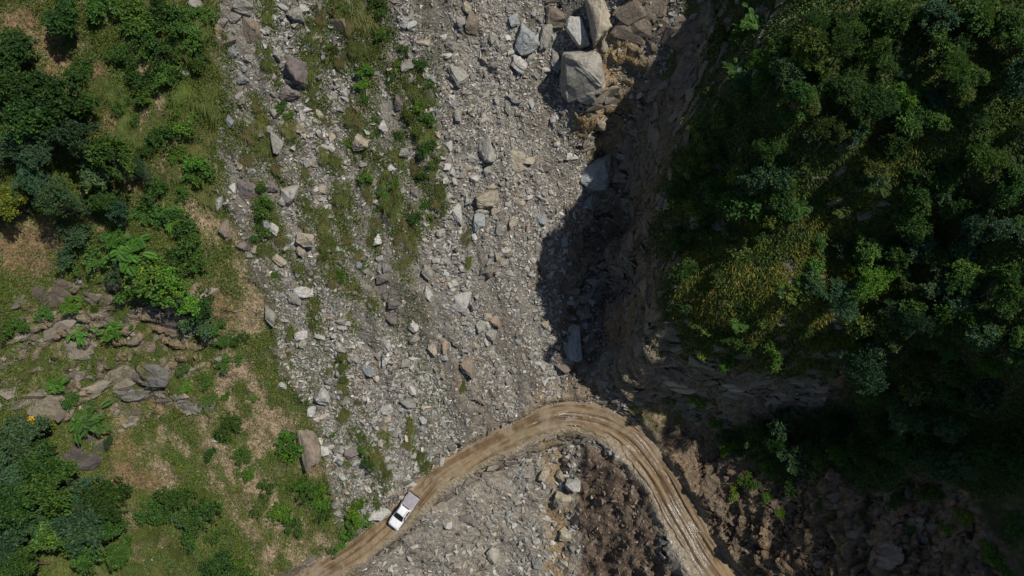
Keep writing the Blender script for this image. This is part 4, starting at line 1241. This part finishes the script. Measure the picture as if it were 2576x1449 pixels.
rq = random.Random(23)
nt, spots_ = 0, []
for _ in range(4000):
    if nt >= 75: break
    dx, dy = rq.uniform(1900, 2590), rq.uniform(-10, 1190)
    if blob(dx, dy, 1920, 720, 260, 230, .1) > .5: continue
    x, y, k = march(np.array([dx]), np.array([dy]), HZ)
    if samp(m_right, x, y)[0] < .8 or any((dx - a) ** 2 + (dy - b) ** 2 < 46 ** 2 for a, b in spots_): continue
    spots_.append((dx, dy)); nt += 1
    plant(rq.choice(['broad', 'broad', 'glossy', 'feather']), dx, dy, rq.uniform(30, 62), rq.choice([DKG, MID, MID, BLG, OLV, BRT]), 'tree crowded into the forest canopy above the cliff', 'tree', 'trees crowded in the canopy', 'forest_tree')
rq = random.Random(21)
nb = 0
while nb < 85:
    dx, dy = rq.uniform(1720, 2575), rq.uniform(0, 1180)
    x, y, k = march(np.array([dx]), np.array([dy]), HZ)
    if samp(m_right, x, y)[0] < .8: continue
    nb += 1
    plant(rq.choice(['glossy', 'glossy', 'frond', 'shrub']), dx, dy, rq.uniform(18, 42), rq.choice([DKG, MID, BLG, OLV]), 'undergrowth bush between the forest trees above the cliff', 'shrub', 'undergrowth bushes of the forest', 'hill_shrub', ('stem', 'foliage'))
# ---- grass tufts
GRS, DRY, PALEG = (.09, .125, .03), (.135, .125, .05), (.125, .145, .045)
def tuft(dx, dy, wpx, colr, label, group):
    rr = random.Random(int(dx * 5 + dy * 3))
    x, y, k = march(np.array([dx], float), np.array([dy - wpx * .12], float), HZ, .6)
    x, y = float(x[0]), float(y[0])
    s = wpx * 1.5 * float(k[0]) / 2575 / 2.6
    label = ('small ' if wpx < 26 else 'medium sized ' if wpx < 40 else 'big ' if wpx < 54 else 'very big ' if wpx < 70 else 'huge ') + label
    n = Vector(Hn(np.array([x]), np.array([y]), 1.)[0])
    o = link('grass_tuft', TUFTS[rr.randrange(6)])
    o.location = (x, y, float(HZ(np.array([x]), np.array([y]))[0]))
    o.rotation_mode = 'QUATERNION'
    o.rotation_quaternion = Vector((0, 0, 1)).rotation_difference((n + Vector((0, 0, .6))).normalized()) @ Quaternion((0, 0, 1), rr.uniform(-.5, .5))
    o.scale = (s * rr.uniform(.7, 1.0), s * rr.uniform(1.0, 1.5), s * rr.uniform(.7, 1.1))
    v = rr.uniform(.85, 1.3)
    o.color = (colr[0] * v, colr[1] * v, colr[2] * v, 1)
    tag(o, label, 'grass', group)
    PLACED.append((x, y, wpx * .6))
for a in toks("""776,165,50 1046,230,62 869,285,36 856,485,44 809,555,40 976,500,60 989,540,36 924,480,22 1000,590,36 1029,610,30 1169,595,30 1176,655,22 744,670,26 779,710,20 1084,430,26 1079,330,32 994,385,26
974,420,26 1104,475,30 664,145,36 669,25,42 894,120,42 914,40,60 844,20,50 789,85,36 781,220,32 779,255,22 724,320,36 654,300,36 659,360,36 809,380,26 839,400,26 759,430,30 764,510,26 814,610,30 994,665,26
1019,655,26 659,625,30 884,710,22 786,759,22 931,759,24 874,789,20 784,806,26 724,834,26 859,889,22 854,924,26 864,964,26 864,984,22 779,974,20 856,1044,40 1029,1069,28 904,1094,30 964,1089,26 934,1149,50
964,1176,34 1054,1139,32 1064,1169,28 1161,969,32 1024,1114,22 946,1264,20 869,1159,22 869,1219,16 934,1219,16 830,700,26 900,640,24 930,600,22 870,600,24 700,600,26 760,560,22 840,520,20 990,500,28 1010,560,24
930,500,26 1040,410,24 820,300,24 880,240,26 900,300,24 850,140,30 870,60,36 800,40,30 640,260,30 620,400,26 690,420,20 620,330,26 800,650,26 780,680,20 1100,500,24 940,560,24 720,880,18 820,930,16 900,1010,16"""):
    dry = (int(a[0]) % 5 == 0)
    plab = 'brownish wind combed grass tuft on the rubble slope' if dry else 'olive green grass tuft on the rubble slope'
    tuft(a[0], a[1], a[2] * .95, DRY if dry else random.choice([GRS, PALEG]), plab, 'grass tufts on the landslide')
for a in toks("""450,225,80 525,245,76 465,265,80 500,360,84 300,295,70 310,330,66 390,300,56 280,235,64 510,490,64 440,110,70 515,45,70 375,10,80 250,210,50 220,300,50 340,340,50 430,420,44 400,440,40 330,580,40
150,720,50 300,780,44 330,900,50 360,820,60 480,870,50 440,960,40 270,900,40 400,880,40 100,900,44 60,930,40 200,1100,40 340,1100,40 300,1140,36 500,1240,44 520,1260,40 390,1340,40 440,1390,44 350,1340,50 330,1430,60 400,1440,50"""):
    gc = random.choice([GRS, GRS, PALEG, OLV])
    tuft(a[0], a[1], a[2] * .72, gc, {GRS: 'deep green', PALEG: 'pale', OLV: 'olive'}[gc] + ' long bladed grass tuft on the grassy spur ' + ('above the rock ledges' if a[1] < 700 else 'among the rock ledges' if a[1] < 1000 else 'below the rock ledges'), 'grass tufts on the spur')

# ---- low ground cover (leaves and short grass nobody could count)
def cover(name, label, n, region_px, mask, hues, L, seed, per=6, grassy=.4, spread=.35):
    r = np.random.default_rng(seed)
    dx = r.uniform(region_px[0], region_px[2], n); dy = r.uniform(region_px[1], region_px[3], n)
    xs, ys = [], []
    for s in range(0, n, 4000):
        x, y, k = march(dx[s:s + 4000], dy[s:s + 4000], HZ)
        xs.append(x); ys.append(y)
    x, y = np.concatenate(xs), np.concatenate(ys)
    keep = mask(x, y, dx, dy) > r.random(n)
    x, y = x[keep], y[keep]
    m = len(x)
    z = HZ(x, y)
    nn = Hn(x, y, .8)
    P = np.repeat(np.stack([x, y, z], -1), per, 0) + r.normal(size=(m * per, 3)) * np.array([spread, spread, .06])
    P[:, 2] = HZ(P[:, 0], P[:, 1]) + .03 + r.random(m * per) * .12
    N = np.repeat(nn, per, 0)
    gr = np.repeat(r.random(m) < grassy, per)
    d = r.normal(size=(m * per, 3)) + N * .7
    d[gr] += np.array([.5, -1.2, .3])
    d = unit(d)
    l = L * r.uniform(.6, 1.4, m * per) * np.where(gr, 2.0, 1.0)
    w = np.where(gr, .055, L * .62)
    V = leaf_quads(P, d, unit(N + r.normal(size=(m * per, 3)) * .5), l, w)
    hue = np.array(hues)[r.integers(0, len(hues), m)] * r.uniform(.65, 1.3, (m, 1))
    c = np.repeat(hue, per, 0) * r.uniform(.8, 1.2, (m * per, 1))
    c[gr] *= np.array([1.35, 1.12, .9])
    me = mesh_np(name, V, np.arange(m * per * 4).reshape(-1, 4), np.repeat(c, 4, 0))
    tag(link(name, me, M['cover']), label, 'ground cover', kind='stuff')
    print(name, m * per * 2)
cov_n = lambda x, y, s, sc=.45: fbm2(x * sc, y * sc, 4, s)
def mask_left(x, y, dx, dy):
    g = 1 - samp(m_scree, x, y)
    p = samp(m_pink, x, y); o = samp(m_ochre, x, y); k = samp(m_rock, x, y)
    return g * (1 - .93 * p) * (1 - .85 * o) * (1 - .75 * k) * (.12 + .88 * sstep(.31, .48, cov_n(x, y, 140, .6))) * (np.abs(samp(RD, x, y)) > samp(hw, x, y) + .8)
cover('spur_ground_cover', 'low green herbs and short grass carpeting the spur', 76000, (-40, -40, 900, 1490), mask_left, [(.065, .125, .022), (.09, .135, .028), (.055, .115, .018), (.12, .13, .038)], .24, 171, 6, .45)
def mask_scree(x, y, dx, dy):
    base = samp(m_scree, x, y) * (dx < 1130)
    halo = np.zeros_like(x)
    for px, py, pr in PLACED:
        if px > 8: continue
        rad = max(.7, pr * .05)
        u_, v_ = (x - px) * .93 + (y - py) * .35, (x - px) * .35 - (y - py) * .93
        halo = np.maximum(halo, np.exp(-(u_ / rad) ** 2 - ((v_ - rad * .8) / (rad * 3.0)) ** 2))
    halo *= sstep(.3, .55, cov_n(x, y, 141, .9))
    up = 1 - sstep(600, 1000, dy) * .5
    return base * up * sstep(.52, .62, fbm2((x * .93 + y * .35) * .33, (x * .35 - y * .93) * .11, 4, 150)) * .16 + base * sstep(.25, .7, halo) * .95
cover('landslide_herbs', 'thin herbs and grass streaking the landslide', 60000, (520, -30, 1140, 1400), mask_scree, [(.06, .115, .02), (.085, .13, .026), (.07, .12, .02), (.13, .13, .045)], .24, 172, 7, .35)
def mask_right(x, y, dx, dy):
    return samp(m_right, x, y) * (1 - .55 * samp(m_rock, x, y)) * (.35 + .65 * sstep(.35, .6, cov_n(x, y, 160, .6)))
cover('hill_undergrowth', 'dark undergrowth covering the forested hill', 52000, (1600, -40, 2620, 1250), mask_right, [(.045, .095, .018), (.06, .115, .022), (.08, .12, .028)], .30, 173, 6, .35)
def mask_knoll(x, y, dx, dy):
    kn = blob(dx, dy, 1900, 740, 290, 230, .3)
    strip = ribbon(dx, dy, [(2450, 100), (2330, 260), (2150, 470)], 90, 40) * .8  # brighter grass band along the lit diagonal ridge, sunlight put into its colour
    low = blob(dx, dy, 1800, 1010, 90, 40, .5) * .5
    return np.maximum(np.maximum(kn, strip), low) * (1 - .6 * samp(m_rock, x, y)) * sstep(.40, .56, cov_n(x, y, 161, .9))
cover('knoll_long_grass', 'long yellow green grass draped over the knoll and cliff rim', 26000, (1600, 60, 2500, 1080), mask_knoll, [(.17, .20, .035), (.23, .20, .05), (.11, .17, .026), (.15, .17, .035)], .30, 174, 8, .6, .25)

# ------------------------------------------------------------------ fallen branches
def branch(a, b, rad, label):
    x, y, k = march(np.array([a[0], b[0]], float), np.array([a[1], b[1]], float), HZ)
    z = HZ(x, y) + .25
    p0, p1 = np.array([x[0], y[0], z[0]]), np.array([x[1], y[1], z[1]])
    pts = [p0 + (p1 - p0) * t + RNG.normal(size=3) * .12 for t in np.linspace(0, 1, 6)]
    V, F = tubes([(pts, np.linspace(rad, rad * .4, 6)), ([pts[3], pts[3] + RNG.normal(size=3) * .8], [rad * .4, rad * .15])])
    tag(link('fallen_branch', mesh_np('fallen_branch', V, F, None, True), M['bark']), label, 'branch')
branch((1980, 1357), (2055, 1357), .09, 'fallen bare branch across the shaded rubble')
branch((2000, 1390), (2120, 1392), .08, 'long thin pole lying on the shaded rock terrace')
branch((2440, 55), (2500, 22), .14, 'bare leaning trunk in the forest above the cliff')

# ------------------------------------------------------------------ pickup truck
MT = dict(paint=mat_plain('white_paint', (.80, .81, .82), .28, 0, .6, .02), glass=mat_plain('dark_glass', (.012, .016, .018), .06, 0, 0, .2), black=mat_plain('black_plastic', (.02, .02, .022), .55),
          tyre=mat_plain('tyre_rubber', (.022, .021, .02), .85), rim=mat_plain('rim_metal', (.42, .42, .43), .35, .8), tarp=mat_plain('grey_tarp', (.30, .275, .295), .7, 0, 0, .12, 2),
          lamp=mat_plain('lamp_glass', (.55, .57, .6), .1), red=mat_plain('tail_lamp', (.35, .02, .02), .25), chrome=mat_plain('chrome', (.6, .6, .6), .15, .9))
def bm_obj(name, bm, mat, parent, smooth=False):
    bmesh.ops.recalc_face_normals(bm, faces=bm.faces[:])
    me = bpy.data.meshes.new(name); bm.to_mesh(me); bm.free()
    if smooth:
        me.polygons.foreach_set('use_smooth', np.ones(len(me.polygons), bool))
    me.materials.append(mat)
    return link(name, me, None, parent)
def loft(name, secs, mat, parent, smooth=True, bevel=0):
    """secs: list of (x, ring of (y,z))"""
    bm = bmesh.new(); rings = []
    for x, ring in secs:
        rings.append([bm.verts.new((x, p[0], p[1])) for p in ring])
    for a, b in zip(rings, rings[1:]):
        for i in range(len(a)):
            bm.faces.new((a[i], a[(i + 1) % len(a)], b[(i + 1) % len(a)], b[i]))
    bm.faces.new(rings[0]); bm.faces.new(rings[-1])
    o = bm_obj(name, bm, mat, parent, smooth)
    if smooth: o.data.set_sharp_from_angle(angle=math.radians(38))
    return o
def rbox(name, c, s, mat, parent, bev=.03):
    bm = bmesh.new(); bmesh.ops.create_cube(bm, size=1)
    for v in bm.verts: v.co = Vector((v.co.x * s[0] + c[0], v.co.y * s[1] + c[1], v.co.z * s[2] + c[2]))
    if bev: bmesh.ops.bevel(bm, geom=bm.edges[:], offset=min(bev, min(s) * .4), segments=2, affect='EDGES')
    return bm_obj(name, bm, mat, parent)
def panel(name, pts, mat, parent, thick=.015):
    bm = bmesh.new()
    vs_ = [bm.verts.new(p) for p in pts]
    f = bm.faces.new(vs_); bm.normal_update(); n = f.normal.copy()
    r = bmesh.ops.extrude_face_region(bm, geom=[f])
    for v in [e for e in r['geom'] if isinstance(e, bmesh.types.BMVert)]: v.co -= n * thick
    return bm_obj(name, bm, mat, parent)
def ring_section(w, zb, zt, crown=.04, shoulder=.14):
    r = [(-w * .96, zb), (-w, zb + .12), (-w, zt - shoulder), (-w * .97, zt - shoulder * .35), (-w * .85, zt), (-w * .4, zt + crown), (0, zt + crown * 1.2)]
    return r + [(-y, z) for y, z in r[:-1][::-1]]
def build_truck(P_front, P_rear):
    mid = (P_front + P_rear) / 2
    x0, y0 = mid.x, mid.y
    d, s_, h_ = road_coords(np.array([x0]), np.array([y0]))
    root = empty('pickup_truck', (x0, y0, float(h_[0]) + .02))
    hd = P_front - P_rear
    yaw = math.atan2(hd.y, hd.x)
    pitch = -math.atan2(-0.02, 1)
    e = 2.0
    def rh(x, y): return float(road_coords(np.array([x]), np.array([y]))[2][0])
    slope_f = (rh(x0 + math.cos(yaw) * e, y0 + math.sin(yaw) * e) - rh(x0 - math.cos(yaw) * e, y0 - math.sin(yaw) * e)) / (2 * e)
    root.rotation_euler = (0, -math.atan(slope_f), yaw)
    tag(root, 'white double cab pickup truck with a grey tarpaulin over its bed, on the dirt road', 'pickup truck')
    secs = [(2.62, .60, .48, .80), (2.55, .76, .42, .90), (2.42, .86, .38, .97), (2.1, .92, .36, 1.02), (1.6, .94, .36, 1.07), (1.2, .94, .36, 1.10), (.6, .93, .36, 1.10), (-.1, .93, .36, 1.10), (-.78, .93, .36, 1.10)]
    loft('body', [(x, ring_section(w, a, b)) for x, w, a, b in secs], MT['paint'], root)
    # cab
    cab = [(1.30, .80, 1.06, 1.12), (.98, .80, 1.06, 1.34), (.52, .74, 1.06, 1.70), (.30, .71, 1.06, 1.765), (-.2, .70, 1.06, 1.79), (-.55, .69, 1.06, 1.775), (-.70, .70, 1.06, 1.62), (-.78, .74, 1.06, 1.14)]
    def cabring(w, zb, zt):
        wb = .86
        r = [(-wb, zb), (-wb, zb + .03), (-(wb + (w - wb) * .9), zb + (zt - zb) * .88), (-w * .93, zt - .015), (-w * .5, zt + .015), (0, zt + .02)]
        return r + [(-y, z) for y, z in r[:-1][::-1]]
    cabo = loft('cab', [(x, cabring(w, a, b)) for x, w, a, b in cab], MT['paint'], root)
    panel('windshield', [(1.24, -.76, 1.17), (1.29, -.4, 1.16), (1.30, 0, 1.16), (1.29, .4, 1.16), (1.24, .76, 1.17), (.50, .67, 1.74), (.44, 0, 1.79), (.50, -.67, 1.74)], MT['glass'], root, -.012)
    panel('rear_window', [(-.765, -.62, 1.22), (-.765, .62, 1.22), (-.715, .58, 1.60), (-.715, -.58, 1.60)], MT['glass'], root, .012)
    for sgn in (-1, 1):
        for xa, xb, xc, xd in ((.98, .30, .34, .58), (.22, -.58, -.50, .24)):
            p = [(xa, sgn * .875, 1.15), (xb, sgn * .875, 1.15), (xc, sgn * .762, 1.66), (xd, sgn * .762, 1.66)]
            if sgn > 0: p = p[::-1]
            panel('side_window', p, MT['glass'], root, .02)
        rbox('roof_rail', (-.08, sgn * .60, 1.815), (1.05, .05, .045), MT['black'], root, .015)
        mr = rbox('side_mirror', (.86, sgn * 1.03, 1.17), (.14, .20, .17), MT['black'], root, .03)
        for xx in (.28, -.62):
            rbox('door_handle', (xx, sgn * .945, .96), (.16, .03, .035), MT['chrome'], root, .01)
        for xx in (1.18, .26, -.66):
            rbox('door_seam', (xx, sgn * .936, .74), (.014, .012, .62), MT['black'], root, 0)
        rbox('hood_seam', (1.85, sgn * .80, 1.075), (1.0, .012, .02), MT['black'], root, 0)
        # bed side wall
        rbox('bed_side', (-1.72, sgn * .87, .79), (1.84, .13, .66), MT['paint'], root, .05)
        hl = panel('headlight', [(2.60, sgn * .50, .84), (2.47, sgn * .84, .86), (2.30, sgn * .90, .95), (2.42, sgn * .60, .965)][::sgn], MT['lamp'], root, .02)
        hl.location = (0.012, 0, .012)
        rbox('tail_light', (-2.64, sgn * .87, .88), (.05, .13, .36), MT['red'], root, .015)
        rbox('wheel_arch', (1.62, sgn * .945, .66), (.98, .05, .10), MT['black'], root, .02)
        rbox('wheel_arch', (-1.60, sgn * .945, .66), (.98, .05, .10), MT['black'], root, .02)
        for wx in (1.62, -1.60):
            bm = bmesh.new()
            bmesh.ops.create_cone(bm, cap_ends=True, segments=28, radius1=.385, radius2=.385, depth=.26, matrix=Matrix.Rotation(math.pi / 2, 4, 'X'))
            bmesh.ops.bevel(bm, geom=[e for e in bm.edges if len(e.link_faces) == 2 and e.calc_face_angle(0) > .8], offset=.045, segments=2, affect='EDGES')
            w = empty('wheel', (wx, sgn * .84, .385)); w.parent = root
            bm_obj('tyre', bm, MT['tyre'], w, True).data.set_sharp_from_angle(angle=math.radians(40))
            bm = bmesh.new()
            bmesh.ops.create_cone(bm, cap_ends=True, segments=20, radius1=.23, radius2=.20, depth=.03, matrix=Matrix.Translation((0, sgn * .135, 0)) @ Matrix.Rotation(-sgn * math.pi / 2, 4, 'X'))
            bm_obj('rim', bm, MT['rim'], w)
    panel('hood', [(2.30, -.62, 1.045), (1.34, -.70, 1.125), (1.34, 0, 1.165), (1.34, .70, 1.125), (2.30, .62, 1.045), (2.36, 0, 1.06)][::-1], MT['paint'], root, -.012)
    loft('front_bumper', [(2.74, [(-.62, .40), (-.62, .60), (.62, .60), (.62, .40)]), (2.62, [(-.84, .36), (-.84, .64), (.84, .64), (.84, .36)]), (2.40, [(-.95, .36), (-.95, .62), (.95, .62), (.95, .36)])], MT['paint'], root)
    rbox('grille', (2.63, 0, .74), (.05, .95, .20), MT['black'], root, .02)
    rbox('wiper', (1.20, .22, 1.245), (.03, .6, .02), MT['black'], root, .005)
    rbox('bed_floor', (-1.72, 0, .56), (1.84, 1.62, .06), MT['black'], root, .01)
    rbox('bed_front', (-.84, 0, .79), (.06, 1.62, .62), MT['paint'], root, .02)
    rbox('tailgate', (-2.63, 0, .80), (.06, 1.60, .60), MT['paint'], root, .02)
    rbox('rear_bumper', (-2.74, 0, .52), (.16, 1.74, .17), MT['black'], root, .04)
    rbox('number_plate', (-2.67, 0, .72), (.012, .46, .12), MT['chrome'], root, 0)
    bm = bmesh.new()
    bmesh.ops.create_cone(bm, cap_ends=True, segments=6, radius1=.012, radius2=.005, depth=.4, matrix=Matrix.Translation((.42, -.3, 1.93)) @ Matrix.Rotation(-.5, 4, 'Y'))
    bm_obj('antenna', bm, MT['black'], root)
    # tarpaulin with tension folds
    u = np.linspace(-2.70, -.80, 40); v = np.linspace(-1, 1, 36)
    U, V_ = np.meshgrid(u, v, indexing='ij')
    drop = sstep(.86, 1.0, np.abs(V_))
    yy = V_ * (.90 - .0 * drop) + np.sign(V_) * drop * .06
    zz = 1.235 + .06 * (1 - V_ ** 2) - drop * .22
    zz -= .26 * sstep(-2.55, -2.70, U)
    for (px, py, ang, w, a) in ((-1.0, .35, 2.75, .05, .05), (-1.1, .1, 2.55, .05, -.05), (-.9, .55, 2.95, .06, .05), (-1.2, -.2, 2.3, .05, .035), (-1.0, -.5, 2.9, .07, -.04), (-1.7, .3, 2.2, .05, -.03)):
        dist = (U - px) * math.sin(ang) - (V_ * .9 - py) * math.cos(ang)
        zz += a * np.exp(-(dist / w) ** 2) * (1 - drop)
    zz += (fbm2(U * 3, V_ * 3, 3, 77) - .5) * .06
    ii = np.arange(U.size).reshape(U.shape)
    q = np.stack([ii[:-1, :-1], ii[1:, :-1], ii[1:, 1:], ii[:-1, 1:]], -1).reshape(-1, 4)
    link('bed_cover', mesh_np('bed_cover', np.stack([U, yy, zz], -1).reshape(-1, 3), q, None, True), MT['tarp'], root)
    rbox('light_bar', (-.80, 0, 1.22), (.05, 1.5, .05), MT['black'], root, .015)
    return root
pf = Vector(at_z(993, 1318, 0.3)); pr = Vector(at_z(1041, 1252, 0.3))
build_truck(pf, pr)
